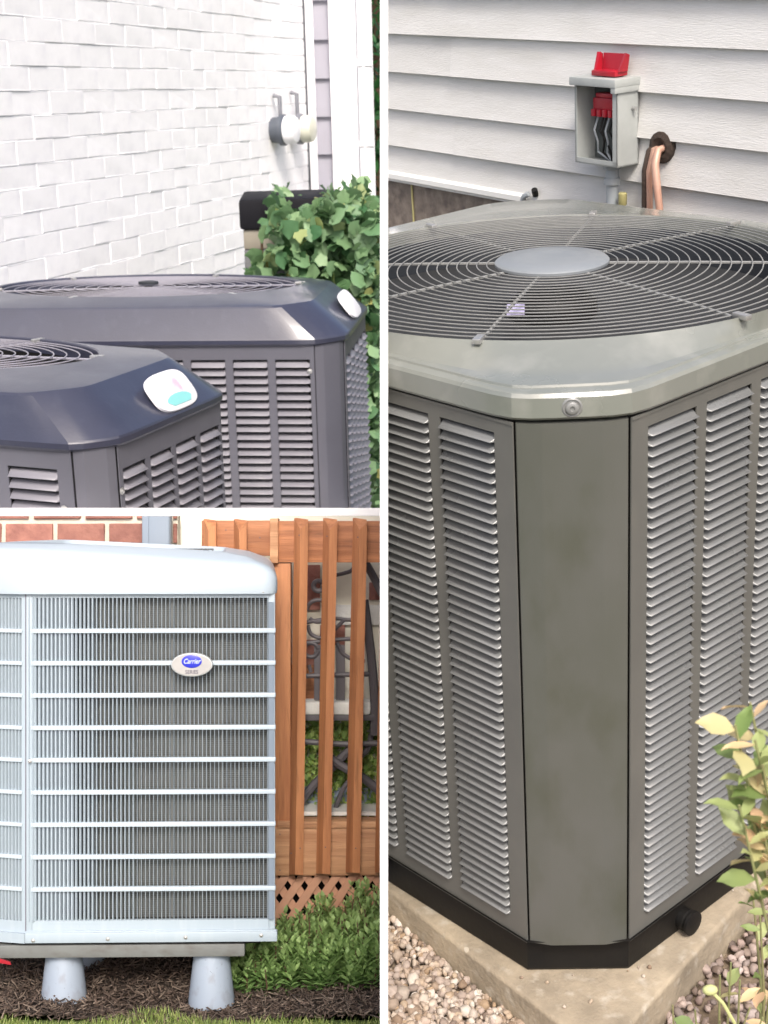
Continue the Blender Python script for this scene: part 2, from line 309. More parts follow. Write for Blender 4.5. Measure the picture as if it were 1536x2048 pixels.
# ------------------------------------------------------------------ condenser builder (right yard and upper left yard)
def octo(A, B, c, cx=0, cy=0, rx=None):
    return [(cx-A+c, cy-B), (cx+A-c, cy-B), (cx+A, cy-B+c), (cx+A, cy+B-c), (cx+A-c, cy+B), (cx-A+c, cy+B), (cx-A, cy+B-c), (cx-A, cy-B+c)]
def octr(th, A, B, c, rnd=.0):
    """radius of a chamfered rectangle in direction th, edges softened"""
    ct, st = abs(math.cos(th)), abs(math.sin(th)); p = 60
    q = [ct/A, st/B, (ct+st)/(A+B-c)]
    return 1/(sum(v**p for v in q)**(1/p))
def ringpts(A, B, c, z, n, oc=(0, 0), k=0, rx=0, ry=0, ox=0, oy=0):
    """k=0 chamfered rectangle, k=1 ellipse about (ox,oy)"""
    out = []
    for i in range(n):
        th = 2*PI*i/n
        # aim from the opening's centre so rings do not twist
        r = octr(th, A, B, c); a = Vector((r*math.cos(th)+oc[0], r*math.sin(th)+oc[1]))
        d = a-Vector((ox, oy)); ph = math.atan2(d.y/max(ry, 1e-6), d.x/max(rx, 1e-6)) if rx else 0
        b = Vector((ox+rx*math.cos(ph), oy+ry*math.sin(ph))); p = a.lerp(b, k); out.append((p.x, p.y, z))
    return out
def slat_mb(w, p, out=.0065, inn=.011):
    """one pressed louvre slat: dives in at the top, bulges out at the lower lip, ends close into the panel"""
    prof = [(inn, .20*p), (.50*inn, .10*p), (.15*inn, -.08*p), (-.25*out, -.24*p), (-out, -.355*p), (-1.06*out, -.41*p), (-.75*out, -.44*p), (.15*inn, -.28*p), (.85*inn, .0*p)]
    st = [(-w/2, 0), (-w/2+.0008, .5), (-w/2+.0028, 1), (w/2-.0028, 1), (w/2-.0008, .5), (w/2, 0)]
    mb = MB(); mb.loft([[(x, (y*k if y < 0 else y)+.0016*(1-k), z) for y, z in prof] for x, k in st], True, True); return mb
def panel(parent, origin, rotz, length, z0, z1, cols, ztop, zbot, nrow, body, slat, unit_label=None, clipbox=None):
    """sheet panel with punched columns; local x right as seen from outside, -y outward"""
    mb = MB(); t = .0022
    if cols:
        xs = [0]+[v for c in cols for v in c]+[length]
        for i in range(0, len(xs), 2): mb.box((xs[i], 0, z0), (xs[i+1], t, z1))
        for a, b in cols:
            mb.box((a, 0, z0), (b, t, zbot)); mb.box((a, 0, ztop), (b, t, z1))
        # folded top lip catches light
    else: mb.box((0, 0, z0), (length, t, z1))
    mb.box((0, -.0012, z1-.004), (length, 0, z1)); mb.box((0, -.0012, z0), (length, 0, z0+.004))
    pn = obj('side_panel', mb, body, parent, origin, rotz, smooth=False)
    if cols:
        p = (ztop-zbot)/nrow; meshes = {}; jobs = []
        for a, b in cols:
            for j in range(nrow): jobs.append((a, b, ztop-(j+.5)*p))
        for a, b, z in jobs:
            w = round(b-a, 4)
            if w not in meshes: meshes[w] = mesh_of('louver', slat_mb(w, p), slat, ang=60)
            obj('louver', None, None, pn, ((a+b)/2, .0, z), mesh=meshes[w])
    return pn
def condenser(name, label, loc, rotz, A, B, c, zb, zt, hc, body, corner, capm, slat, wirem, faces, capins, opening, nring, rh, caprof, group=None, coilm='coil', hubm='hub', pan=True, shm='shroud', wr=.0019, spokes=(70, 130, 190, 250, 310, 10)):
    t = thing(name, label, 'air conditioner', loc, rotz, group)
    g = .0075
    # inner core: the coil seen through the slots
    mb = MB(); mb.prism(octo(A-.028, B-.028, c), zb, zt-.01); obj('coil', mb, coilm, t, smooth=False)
    # corner posts
    post = [((-A, -B+c), (-A+c, -B)), ((A-c, -B), (A, -B+c)), ((A, B-c), (A-c, B)), ((-A+c, B), (-A, B-c))]
    for (x0, y0), (x1, y1) in post:
        a = Vector((x0, y0)); b = Vector((x1, y1)); d = (b-a).normalized(); n = Vector((d.y, -d.x)); Lc = (b-a).length
        e = .010; pts = []
        # wraps slightly round both edges
        cx = Vector((0, 0)); pa = a+d*g*.6; pb = b-d*g*.6
        inn = -n*.010
        soft = [pa+inn, pa+inn*.1, pa+d*.0015, pa+d*(Lc*.20)+n*.0075, pa+d*(Lc*.23)+n*.0080, pb-d*(Lc*.23)+n*.0080, pb-d*(Lc*.20)+n*.0075, pb-d*.0015, pb+inn*.1, pb+inn]
        mb = MB(); mb.prism([tuple(v) for v in soft], zb, zt-.006); obj('corner_post', mb, corner, t, ang=12)
        bl = MB(); d = d*1; q = [pa+inn*1.2-d*.012, pa+inn*1.2+d*.02, pb+inn*1.2-d*.02, pb+inn*1.2+d*.012, pb+inn*2+d*.012, pa+inn*2-d*.012]
        bl.prism([tuple(v) for v in q], zb, zt-.003); obj('joint_gasket', bl, 'dark', t, smooth=False)
    fo = {'front': ((-A+c, -B, 0), 0, 2*A-2*c), 'right': ((A, -B+c, 0), PI/2, 2*B-2*c), 'left': ((-A, B-c, 0), -PI/2, 2*B-2*c), 'back': ((A-c, B, 0), PI, 2*A-2*c)}
    for k, (o, r, Ln) in fo.items():
        fc = faces.get(k)
        if fc: panel(t, o, r, Ln, zb, zt-.005, fc['cols'], fc['ztop'], fc['zbot'], fc['n'], body, slat)
        else: panel(t, o, r, Ln, zb, zt-.005, None, 0, 0, 0, body, slat)
    # cap
    n = 160; ox, oy, rx, ry = opening
    rings = []
    for (ia, ib, dc, z, k, rk) in caprof:     # inset x, inset y, extra chamfer, z, blend, radius factor
        rings.append(ringpts(A-ia, B-ib, max(.02, c+dc), zt+z, n, ((capins[0] if ia > .005 else 0), 0), k, rx*rk, ry*rk, ox, oy))
    mb = MB(); mb.loft(rings); obj('top_cap', mb, capm, t, ang=15)
    zo = zt+hc
    mb = MB(); mb.loft([[(ox+rx*q*math.cos(2*PI*i/96), oy+ry*q*math.sin(2*PI*i/96), z) for i in range(96)] for q, z in ((1.0, zo-.012), (.985, zo-.03), (.95, zo-.10), (.90, zo-.24), (0.02, zo-.26))])
    obj('fan_shroud', mb, shm, t, ang=30)
    # guard rings, spokes, hub disc, clips
    k0 = rh/max(rx, .01)
    for i in range(nring):
        q = k0+.03+(1-.035-k0-.03)*i/(nring-1); sag = (.010 if pan else .002)*(1-q*q)
        m2 = MB(); m2.tube([(ox+rx*q*math.cos(2*PI*j/88), oy+ry*q*math.sin(2*PI*j/88), zo-.002+sag) for j in range(88)], wr, 6, closed=True)
        obj('guard_ring', m2, wirem, t)
    for sa in spokes:
        a = math.radians(sa); m2 = MB()
        pts = [(ox+rx*q*math.cos(a), oy+ry*q*math.sin(a), zo-.0055+(.010 if pan else .002)*(1-q*q)) for q in (k0*.9, .5, .8, 1.01)]
        m2.tube(pts, .0026, 6); obj('guard_spoke', m2, wirem, t)
        m3 = MB(); m3.bbox((-.014, -.006, -.004), (.014, .006, .004), .0015)
        obj('guard_clip', m3, 'steel', t, (ox+rx*1.0*math.cos(a), oy+ry*1.0*math.sin(a), zo), a)
    m2 = MB(); m2.lathe([(rh, 0), (rh, .004), (rh*.96, .0075), (rh*.5, .0095), (.0, .010)], 48, Matrix.Diagonal((1, ry/rx, 1, 1)), True, False)
    obj('hub_disc', m2, hubm, t, (ox, oy, zo+.006))
    for i in range(3):
        a = 2*PI*i/3+.6; m2 = MB(); R1 = min(rx, ry)*.90
        ring = []
        for q in np.linspace(.22, .97, 6):
            w = .10+.26*q; s0 = a-w*.5; s1 = a+w*.6
            ring.append([(ox+R1*q*math.cos(s), oy+R1*q*math.sin(s), zo-.13+.035*(s-a)/w+dz) for s, dz in ((s0, 0), ((s0+s1)/2, .006), (s1, 0), ((s0+s1)/2, .003))])
        m2.loft(ring, True, True); obj('fan_blade', m2, 'blade', t)
    m2 = MB(); m2.lathe([(.075, zo-.2), (.075, zo-.06), (.06, zo-.045)], 32, Matrix.Translation((ox, oy, 0))); obj('fan_motor', m2, 'dark', t)
    if pan:
        mb = MB(); P = [(0, zb+.004), (.006, zb+.002), (.016, zb-.01), (.014, zb-.062), (.018, zb-.070)]
        mb.loft([[(x, y, z) for x, y in octo(A+.004-i, B+.004-i, c)] for i, z in P], True, True); obj('base_pan', mb, 'dark', t, ang=30)
    return t
def screw(parent, x, y, z, rotz=0, r=.005, m='steel', tilt=True):
    mb = MB(); mb.lathe([(r*1.5, 0), (r*1.5, r*.3), (r*.9, r*.35), (r*.9, r*.9), (r*.5, r*1.1)], 12, Matrix.Rotation(PI/2, 4, 'X'))
    return obj('screw', mb, m, parent, (x, y, z), rotz)

# ================================================================== COMMON GROUND AND DIVIDERS
CUR[0] = 'W'
mb = MB(); mb.add([(-400, -400, -1.4), (400, -400, -1.4), (400, 400, -1.4), (-400, 400, -1.4)], [(0, 1, 2, 3)])
obj('ground', mb, 'ground', kind='structure', smooth=False)
CUR[0] = 'L'                                   # camera-upright frame: x right, y away, z up
hw = 8/FPX*1.95
mb = MB(); mb.bbox((-hw, 1.95, -1.35), (hw, 3.05, .80), .0008)
obj('divider_wall', mb, 'white_board', label='tall thin white upright wall parting the two left yards from the big grey condenser on the right', cat='partition wall', smooth=False)
hb = 8/FPX*3.78
mb = MB(); mb.bbox((-2.6, 3.78, -hb), (-.0, 12.5, hb), .001)
obj('terrace_slab', mb, 'white_board', label='white slab edge running level between the charcoal condensers above and the pale condenser below', cat='terrace slab', smooth=False)

# ================================================================== RIGHT YARD
CUR[0] = 'R'
ZG = -1.624
PSI, AW, CC = .7073, .53, .112
CEN = (.302+.07*(math.cos(.7073)-math.sin(.7073)), 2.3844+.07*(math.cos(.7073)+math.sin(.7073)))
# gravel bed: raised terrace
mb = MB(); mb.box((-.5, -.8, -3.0), (4.5, 4.6, ZG-.012)); obj('gravel_bed', mb, 'gravelbase', kind='structure', smooth=False)
# concrete pad
padp = [(.266, 1.645), (.61, 2.034), (1.32, 2.84), (.45, 3.45), (-.305, 2.445)]
mb = MB()
def inset(poly, e):
    c = Vector((sum(p[0] for p in poly)/len(poly), sum(p[1] for p in poly)/len(poly)))
    return [tuple(Vector(p)+(c-Vector(p)).normalized()*e) for p in poly]
mb.loft([[(x, y, z) for x, y in inset(padp, e)] for e, z in ((0, ZG-.05), (0, -1.571), (.003, -1.564), (.010, -1.561))], False, True)
obj('concrete_pad', mb, 'pad', label='tan concrete pad under the olive grey condenser, its near corner bare and gritty', cat='concrete pad', ang=50)
# gravel
def inpoly(x, y, poly):
    r = np.zeros(len(x), bool); j = len(poly)-1
    for i in range(len(poly)):
        xi, yi = poly[i]; xj, yj = poly[j]
        r ^= ((yi > y) != (yj > y)) & (x < (xj-xi)*(y-yi)/(yj-yi+1e-12)+xi); j = i
    return r
def stones(name, n, x0, x1, y0, y1, m, smin, smax, lab, zl=2, dens=None):
    x = rng.uniform(x0, x1, n); y = rng.uniform(y0, y1, n); k = ~inpoly(x, y, inset(padp, .004)); x, y = x[k], y[k]; n = len(x)
    s = rng.uniform(smin, smax, n)*np.where(rng.random(n) < .1, 1.5, 1); P = np.stack([x, y, ZG+rng.uniform(-.006, .006, n)], 1)
    S = s[:, None]*rng.uniform(.55, 1.2, (n, 3))
    jit = rng.normal(0, .12, (n, len(IV), 1))
    return batch(name, IV, IF, mats(P, rots(n, 1.5), S), m, tint=rng.random(n), jit=jit, kind='stuff', label=lab)
stones('gravel', 8500, -.10, .34, 1.45, 2.35, 'stones', .0042, .0085, 'loose cream and tan pea gravel left of the concrete pad')
stones('gravel', 5200, .30, 1.15, 1.50, 2.55, 'dstones', .005, .0095, 'darker brown and white pebbles right of the concrete pad')
n = 60; ps_ = np.stack([rng.uniform(.16, .62, n), rng.uniform(1.66, 2.1, n)], 1); kk = inpoly(ps_[:, 0], ps_[:, 1], inset(padp, .02)); ps_ = ps_[kk]; n = len(ps_)
batch('pad_grit', IV, IF, mats(np.stack([ps_[:, 0], ps_[:, 1], np.full(n, -1.559)], 1), rots(n, 1.5), rng.uniform(.0012, .0042, n)[:, None]*rng.uniform(.5, 1.2, (n, 3))), 'stones', jit=rng.normal(0, .12, (n, len(IV), 1)), kind='stuff', label='scattered grit and pebbles lying on the tan concrete pad')
# condenser
FL = 2*AW-2*CC
wl = lambda s0, s1: (FL-(s1-CC), FL-(s0-CC))
c0 = [(.1465+.13*i, .1465+.13*i+.107) for i in range(5)]
cols_l = sorted([wl(a, b) for a, b in c0]); cols_r = [(a-CC, b-CC) for a, b in c0]
zt = -.6297; zb = zt-.862
caprof_r = [(.004, .004, 0, -.004, 0, 1), (-.004, -.004, 0, -.001, 0, 1), (-.007, -.007, 0, .003, 0, 1), (-.006, -.006, 0, .030, 0, 1), (-.003, -.003, 0, .0350, 0, 1), (.001, .001, 0, .0370, 0, 1), (.008, .008, 0, .0385, 0, 1), (.009, .009, 0, .0415, 0, 1), (.011, .011, 0, .0422, 0, 1),
            (.011, .011, 0, .0435, .25, 1.0), (.011, .011, 0, .049, .45, 1.0), (.011, .011, 0, .056, .62, 1.0), (.011, .011, 0, .067, .93, 1.0), (.011, .011, 0, .071, 1, 1.0), (.011, .011, 0, .071, 1, 1.0), (.011, .011, 0, .058, 1, .992), (.011, .011, 0, .035, 1, .985)]
unit = condenser('air_conditioner', 'large olive grey condenser with a round wire fan guard, beside the white siding wall', (*CEN, 0), PSI, AW, AW, CC, zb, zt, .072,
    'r_paint', 'r_corner', 'r_cap', 'r_slat', 'wire', {'left': dict(cols=cols_l, ztop=zt-.026, zbot=zt-.826, n=53), 'front': dict(cols=cols_r, ztop=zt-.026, zbot=zt-.826, n=53)},
    (0, 0), (-.07, -.078, .441, .441), 20, .0955, caprof_r, wr=.0011, spokes=[-6.5, 31.5, 73.5, 120.5, 165.5, 208.5, 259.5, 308.5])
# big screw in a dimple on the cap's corner
d = math.radians(225); nx, ny = math.cos(d), math.sin(d); rr = octr(d, AW+.007, AW+.007, CC)
mb = MB(); mb.lathe([(.014, -.001), (.014, .001), (.012, .0025), (.010, .001), (.0085, .001), (.0085, .005), (.007, .0062), (.0035, .0064), (.003, .0045)], 24, Matrix.Rotation(PI/2, 4, 'X'))
obj('cap_screw', mb, 'wire', unit, (nx*rr+.001, ny*rr+.001, zt+.016), d+PI/2)
mb = MB(); mb.lathe([(.019, 0), (.019, .012), (.013, .016), (.013, .018), (.021, .019), (.021, .024), (.012, .026)], 20, Matrix.Rotation(PI/2, 4, 'X'))
obj('drain_plug', mb, 'dark', unit, (-.27, -AW+.012, zb-.046), 0)
mb = MB(); mb.add([(-.012, -.02, 0), (.012, -.02, .001), (.012, .02, .0), (-.012, .02, .001)], [(0, 1, 2, 3)])
mb = MB(); mb.box((-.014, -.03, 0), (.014, .03, .002)); obj('paper_tag', mb, 'sticker', unit, (-.24, -.154, zt+.046), .75-PI/2, smooth=False)

# siding wall: planks along t, wall plane n.p = DW
nW = Vector((.836, .548, 0)).normalized(); tW = Vector((.548, -.836, 0)).normalized(); DW = 2.3
rW = math.atan2(tW.y, tW.x)                     # local x = t (to the right as seen), local y = away
wall = thing('siding_wall', 'white lap siding wall behind the olive grey condenser, over a brown concrete footing', 'wall', nW*DW, rW)
zl = [-.093-.0975*i for i in range(-1, 7)]
T0, T1 = -3.62, -.6
for i in range(7):
    ztp, zbt = (.0045-.0975*(i-1))+-.0955, 0
    zt_ = -.290+.0975*(2-i); zb_ = zt_-.0975
    if i == 6: zb_ = -.668
    mb = MB(); prof = [(.010, zt_+.012), (.0, zt_-.002), (-.0125, zb_+.004), (-.0135, zb_+.0015), (-.0120, zb_), (-.004, zb_), (.010, zb_+.01)]
    joint = [-2.573 if i == 3 else (-1.9 if i % 2 else -3.05)]
    xs = [T0, joint[0], T1]
    for a, b, off in ((xs[0], xs[1]+.01, 0), (xs[1], xs[2], -.0022)):
        m2 = MB(); m2.loft([[(x, y+off, z) for y, z in prof] for x in np.linspace(a, b, 8)], True, True); obj('plank', m2, 'siding', wall, ang=25)
# bottom starter trim, left stretch only as the photo shows it ending
mb = MB(); mb.loft([[(x, y, z) for y, z in ((.0, -.652), (-.014, -.652), (-.021, -.658), (-.021, -.670), (-.014, -.676), (0, -.676))] for x in (T0, -2.765)], True, True)
obj('starter_strip', mb, 'trim', wall, ang=25)
mb = MB(); mb.tube([(-2.765, -.02, -.668), (-2.755, -.024, -.655), (-2.742, -.02, -.648)], .007, 8); obj('strip_end', mb, 'pvc', wall)
mb = MB(); mb.tube([(-2.725, -.012, -.650), (-2.72, -.02, -.635)], .008, 8); obj('cable_stub', mb, 'dark', wall)
mb = MB(); mb.box((T0, .002, -2.4), (T1, .10, -.66)); mb.box((T0, .012, -.7), (T1, .10, .0)); obj('footing', mb, 'found', wall, smooth=False)
mb = MB(); mb.tube([(-3.26, -.002, -.676), (-3.255, -.004, -1.2)], .003, 6); obj('ground_wire', mb, 'gasket', wall)
# disconnect box (front opening, seen from its right)
def wl_(t_, z, off=0): return nW*(DW-off)+tW*t_+Vector((0, 0, z))
bx = thing('disconnect_box', 'open grey electrical disconnect box on the white siding, a red fuse block inside', 'electrical box', wl_(-2.44, -.45), rW)
w2, h2, dp = .068, .092, .075
mb = MB(); mb.box((-w2, -.014, -h2), (w2, -.010, h2)); mb.box((-w2, -dp, -h2), (-w2+.003, -.010, h2)); mb.box((w2-.003, -dp, -h2), (w2, -.010, h2)); mb.box((-w2, -dp, -h2), (w2, -.010, -h2+.003))
mb.box((-w2, -dp, -h2), (w2, -dp+.003, -h2+.012)); mb.box((-w2, -dp, -h2), (-w2+.006, -dp+.0025, h2)); mb.box((w2-.014, -dp, -h2), (w2, -dp+.0025, h2))
obj('housing', mb, 'box', bx, smooth=False)
mb = MB(); mb.bbox((-w2-.006, -dp-.012, h2-.014), (w2+.006, -.008, h2+.004), .003); mb.bbox((w2-.01, -dp-.010, h2-.026), (w2+.005, -.010, h2-.012), .002); obj('hood', mb, 'box', bx)
mb = MB(); mb.box((-w2+.0035, -.018, -h2+.0035), (w2-.0035, -.0145, h2-.01)); obj('back_plate', mb, 'boxin', bx, smooth=False)
mb = MB(); mb.bbox((-.034, -.052, .012), (.040, -.018, .050), .003)
for i in range(4): mb.bbox((-.032+.018*i, -.060, .010), (-.020+.018*i, -.050, .026), .002)
mb.bbox((-.030, -.048, .048), (.034, -.022, .060), .004); obj('fuse_block', mb, 'red', bx)
for i, (xa, xb, mm) in enumerate(((-.022, -.03, 'pvc'), (-.005, .012, 'dark'), (.014, .0, 'pvc'), (.026, .034, 'dark'), (.004, -.014, 'dark'))):
    mb = MB(); mb.tube([(xa, -.045, .012), (xa-.004, -.055, -.02), ((xa+xb)/2+.006, -.05, -.045), (xb, -.04, -.07), (.015, -.04, -.088)], .0024, 6); obj('wire', mb, mm, bx)
mb = MB(); mb.tube([(w2+.002, -.03, .03), (w2+.012, -.03, .03)], .004, 8); obj('hasp', mb, 'steel', bx)
# red pull-out sitting on top
pl = thing('fuse_puller', 'red plastic fuse pull-out handle resting on top of the grey disconnect box', 'fuse puller', wl_(-2.425, -.352, .045), rW)
mb = MB(); mb.bbox((-.040, -.020, 0), (.036, .018, .012), .003); obj('base', mb, 'red', pl)
mb = MB(); mb.add([(-.030, .006, .010), (.028, .006, .010), (.034, .012, .046), (-.034, .012, .046), (-.030, .012, .010), (.028, .012, .010), (.034, .018, .044), (-.034, .018, .044)],
    [(0, 1, 2, 3), (7, 6, 5, 4), (0, 4, 5, 1), (1, 5, 6, 2), (2, 6, 7, 3), (3, 7, 4, 0)]); obj('grip', mb, 'red', pl, smooth=False)
for s in (-1, 1):
    mb = MB(); mb.add([(s*.034, -.012, .008), (s*.040, -.012, .010), (s*.046, .004, .048), (s*.038, .006, .048), (s*.034, .014, .008), (s*.040, .014, .010), (s*.046, .014, .044), (s*.038, .014, .044)],
        [(0, 1, 2, 3), (7, 6, 5, 4), (0, 4, 5, 1), (1, 5, 6, 2), (2, 6, 7, 3), (3, 7, 4, 0)]); obj('prong', mb, 'red', pl, smooth=False)
cd = thing('conduit', 'short grey conduit pipe dropping from the disconnect box', 'conduit', wl_(-2.425, -.543, .04), rW)
mb = MB(); mb.lathe([(.020, 0), (.020, -.010), (.015, -.012), (.015, -.03), (.018, -.031), (.018, -.045), (.0135, -.046), (.0135, -.5)], 20); obj('pipe', mb, 'pvc', cd)
mb = MB(); mb.lathe([(.008, -.06), (.010, -.062), (.010, -.085), (.007, -.09), (.007, -.3)], 12, Matrix.Translation((.034, 0, 0))); obj('fitting', mb, 'gasket', cd)
# copper line set from a dark hole
lsn = thing('refrigerant_lines', 'pair of copper pipes coming out of a dark hole in the white siding', 'pipes', wl_(-2.30, -.50, .0), rW)
mb = MB(); mb.lathe([(.036, .002), (.034, .016), (.022, .02), (.0, .004)], 14, Matrix.Rotation(PI/2, 4, 'X')); obj('hole_seal', mb, 'foam', lsn)
mb = MB(); mb.tube([(.006, .0, .0), (.008, -.03, -.003), (.014, -.044, -.03), (.022, -.046, -.075), (.030, -.046, -.12), (.03, -.046, -.5)], [.0085]*3+[.0085, .008, .008], 12); obj('suction_pipe', mb, 'copper', lsn)
mb = MB(); mb.tube([(-.012, .0, .0), (-.014, -.02, -.005), (-.018, -.03, -.05), (-.016, -.03, -.12), (-.016, -.03, -.5)], .007, 10); obj('liquid_pipe', mb, 'copper', lsn)
mb = MB(); mb.tube([(-.026, .0, .004), (-.028, -.02, -.01), (-.030, -.03, -.05), (-.030, -.03, -.5)], .008, 8); obj('cable', mb, 'foam', lsn)

# plants on the right
CI = C_R
def rpt(px, py, dep):      # a point of the right yard seen at a photo pixel, dep metres along the lens axis
    v = CI @ Vector(((px-768)/FPX*dep, (1024-py)/FPX*dep, -dep)); return v
def plant(name, label, base, stems, leaf, nleaf, fmin=.35, m='weed'):
    t = thing(name, label, 'plant', base); leafs = [mesh_of('leaf', MB().add([(x*sx, y, z) for x, y, z in LV], LFq), m, ang=80) for sx in (1.0, 1.35, .8)]
    for tip, spread in stems:
        tip = Vector(tip)-Vector(base); mid = tip*.55+Vector((random.uniform(-.01, .01), 0, -.02))
        mb = MB(); mb.tube([(0, 0, 0), mid, tip], [.0028, .0022, .0012], 6); obj('stem', mb, 'weedstem', t)
        for i in range(nleaf):
            f = fmin+(1-fmin)*(i+.5)/nleaf; p = (mid*(f/.55) if f < .55 else mid.lerp(tip, (f-.55)/.45))
            a = i*2.4+random.random(); e = random.uniform(-.2, .9); s = leaf*random.uniform(.6, 1.15)*spread
            R = Matrix.Rotation(a, 4, 'Z') @ Matrix.Rotation(e, 4, 'X') @ Matrix.Rotation(random.uniform(-.6, .6), 4, 'Y') @ Matrix.Scale(s, 4)
            o = obj('leaf', None, None, t, p, rot=R, mesh=random.choice(leafs))
    return t
b0 = rpt(1900, 1900, 1.45)
b0 = Vector((b0.x, b0.y, ZG))
pt_ = plant('leafy_weed', 'pale green and peach leafed sprig leaning in at mid height on the right edge', b0,
      [(rpt(1470, 1450, 1.34), 1.1), (rpt(1500, 1405, 1.36), 1), (rpt(1510, 1480, 1.34), 1.1), (rpt(1490, 1570, 1.36), 1), (rpt(1478, 1610, 1.34), 1), (rpt(1520, 1640, 1.36), 1), (rpt(1525, 1530, 1.34), 1.1)], .034, 12, .86)
b1 = rpt(1475, 2010, 1.92); b1 = Vector((b1.x, b1.y, ZG))
plant('leafy_weed', 'small broad leaved weed growing from pebbles below the drain plug', b1, [(rpt(1462, 1925, 1.9), 1), (rpt(1440, 1950, 1.9), 1), (rpt(1480, 1960, 1.88), 1)], .040, 3)
b2 = rpt(1535, 1850, 2.05); b2 = Vector((b2.x, b2.y, ZG))
plant('leafy_weed', 'bright green sprig at the right edge just past the concrete pad', b2, [(rpt(1505, 1780, 2.05), 1), (rpt(1520, 1830, 2.0), 1), (rpt(1540, 1790, 2.0), 1)], .034, 4)
b3 = rpt(1400, 2046, 1.88); b3 = Vector((b3.x, b3.y, ZG))
plant('leafy_weed', 'low dark green weed in the bottom right corner pebbles', b3, [(rpt(1345, 2010, 1.9), 1), (rpt(1390, 2020, 1.88), 1), (rpt(1500, 2015, 1.86), 1.1), (rpt(1440, 2040, 1.84), 1), (rpt(1525, 2035, 1.84), 1)], .036, 5)
fs = thing('seed_head', 'pale yellow bud on a long stalk lying over the right pebbles', 'flower', rpt(1470, 2048, 1.82))
q0 = rpt(1470, 2048, 1.82)
mb = MB(); mb.tube([(0, 0, 0), rpt(1445, 2005, 1.80)-q0, rpt(1425, 1985, 1.80)-q0], .0022, 6); obj('stalk', mb, 'budyellow', fs)
mb = MB(); mb.add(IV*[.010, .007, .007], IF); obj('bud', mb, 'sticker' if 0 else 'budyellow', fs, rpt(1420, 1980, 1.80)-q0)

# ================================================================== UPPER LEFT YARD (built in units of K)
CUR[0] = 'U'
def ucond(label, ps, X, Y, zt, c, L, L2, hc, fcols, rcols, nrow, pitch, ztoff, ellc, ell, zbot):
    A, B = L/2, L2/2; a = Vector((math.cos(ps), math.sin(ps))); b = Vector((-math.sin(ps), math.cos(ps)))
    cen = Vector((X, Y))-a*A+b*B
    prof = [(-.004, -.004, 0, -.012, 0, 1), (-.010, -.010, 0, -.006, 0, 1), (-.010, -.010, 0, .004, 0, 1), (-.008, -.008, 0, .008, 0, 1), (.048, .016, .02, .080, 0, 1), (.054, .020, .02, .0845, 0, 1), (.062, .026, .02, .0865, 0.02, 1),
            (.062, .026, .02, .093, .5, 1.03), (.062, .026, .02, .098, .85, 1.03), (.062, .026, .02, .100, 1, 1.01), (.062, .026, .02, .098, 1, 1.0), (.062, .026, .02, .07, 1, .985)]
    return condenser('air_conditioner', label, (*cen, 0), ps, A, B, c, zbot, zt, .096, 'u_body', 'u_body', 'u_cap', 'u_slat', 'u_wire',
        {'front': dict(cols=fcols, ztop=zt-ztoff, zbot=zt-ztoff-pitch*nrow, n=nrow), 'right': dict(cols=rcols, ztop=zt-ztoff-.01, zbot=zt-ztoff-.01-pitch*nrow, n=nrow)},
        (-.03, 0), (ellc[0], ellc[1], ell[0], ell[1]), 12, .028, prof, group='charcoal condensers by the painted brick wall', pan=False, hubm='shroud', shm='dark', wr=.0013), A, B
def fc(Lf, s_list):   # s measured from the right corner
    return sorted([(Lf-s1, Lf-s0) for s0, s1 in s_list])
L, L2, c = 1.06, .61, .069
fcols = fc(L-2*c, [(.080-c+.107*i, .080-c+.107*i+.087) for i in range(8)])
rc = [(.022+.092*i, .022+.092*i+.078) for i in range(5)]
far, A, B = ucond('charcoal condenser farther back, its whole grille of slots in view', -.103, -.096, 3.538, -.588, c, L, L2, .101, fcols, rc, 27, .0205, .046, (-.035, .03), (.415, .235), -.588-.62)
L2n = .515
fcoln = fc(L-2*c, [(.082-c+.130*i, .082-c+.130*i+.105) for i in range(6)])
near, A2, B2 = ucond('charcoal condenser nearest on the left, cut by the picture edge, with a colourful badge', -.377, -.497, 2.463, -.588, .060, L, L2n, .098, fcoln, [(.012+.098*i, .012+.098*i+.081) for i in range(4)], 20, .0205, .046, (-.03, .03), (.370, .190), -.588-.47)
def badge(unit, A, y, z, w, h, tilt, marks=True):
    bd = MB(); n = 32
    def sup(k, rx, ry, d): return [(math.copysign(abs(math.cos(2*PI*i/n))**.6, math.cos(2*PI*i/n))*rx*k, -d, math.copysign(abs(math.sin(2*PI*i/n))**.6, math.sin(2*PI*i/n))*ry*k) for i in range(n)]
    bd.loft([sup(1, w/2, h/2, -.002), sup(1, w/2, h/2, .004), sup(.93, w/2, h/2, .0062)], True, True)
    R = Matrix.Rotation(PI/2, 4, 'Z') @ Matrix.Rotation(tilt, 4, 'X')
    o = obj('badge', bd, 'badge', unit, (A, y, z), rot=R)
    if marks:
        m1 = MB(); m1.loft([[(x*.80, -.0070, zz) for x, _, zz in sup(1.0, w*.25, h*.28, 0)], [(x*.8, -.0074, zz) for x, _, zz in sup(.9, w*.25, h*.28, 0)]], True, True); obj('badge_print', m1, 'pink', o, (.004, 0, h*.06))
        pts = [(-w*.30, -.0070, -h*.28)]+[(w*.30*math.cos(t), -.0070, -h*.28+h*.17*math.sin(t)) for t in np.linspace(PI, 0, 10)][1:-1]+[(w*.30, -.0070, -h*.28), (w*.22, -.0070, -h*.40), (-w*.2, -.0070, -h*.40)]
        m2 = MB(); m2.loft([pts, [(x, y_-.0005, z_) for x, y_, z_ in pts]], True, True); obj('badge_print', m2, 'teal', o)
badge(near, A2-.018, -B2+.292, -.588+.043, .150, .082, -.65)
badge(far, A-.018, .02, -.588+.045, .17, .080, -.65, False)
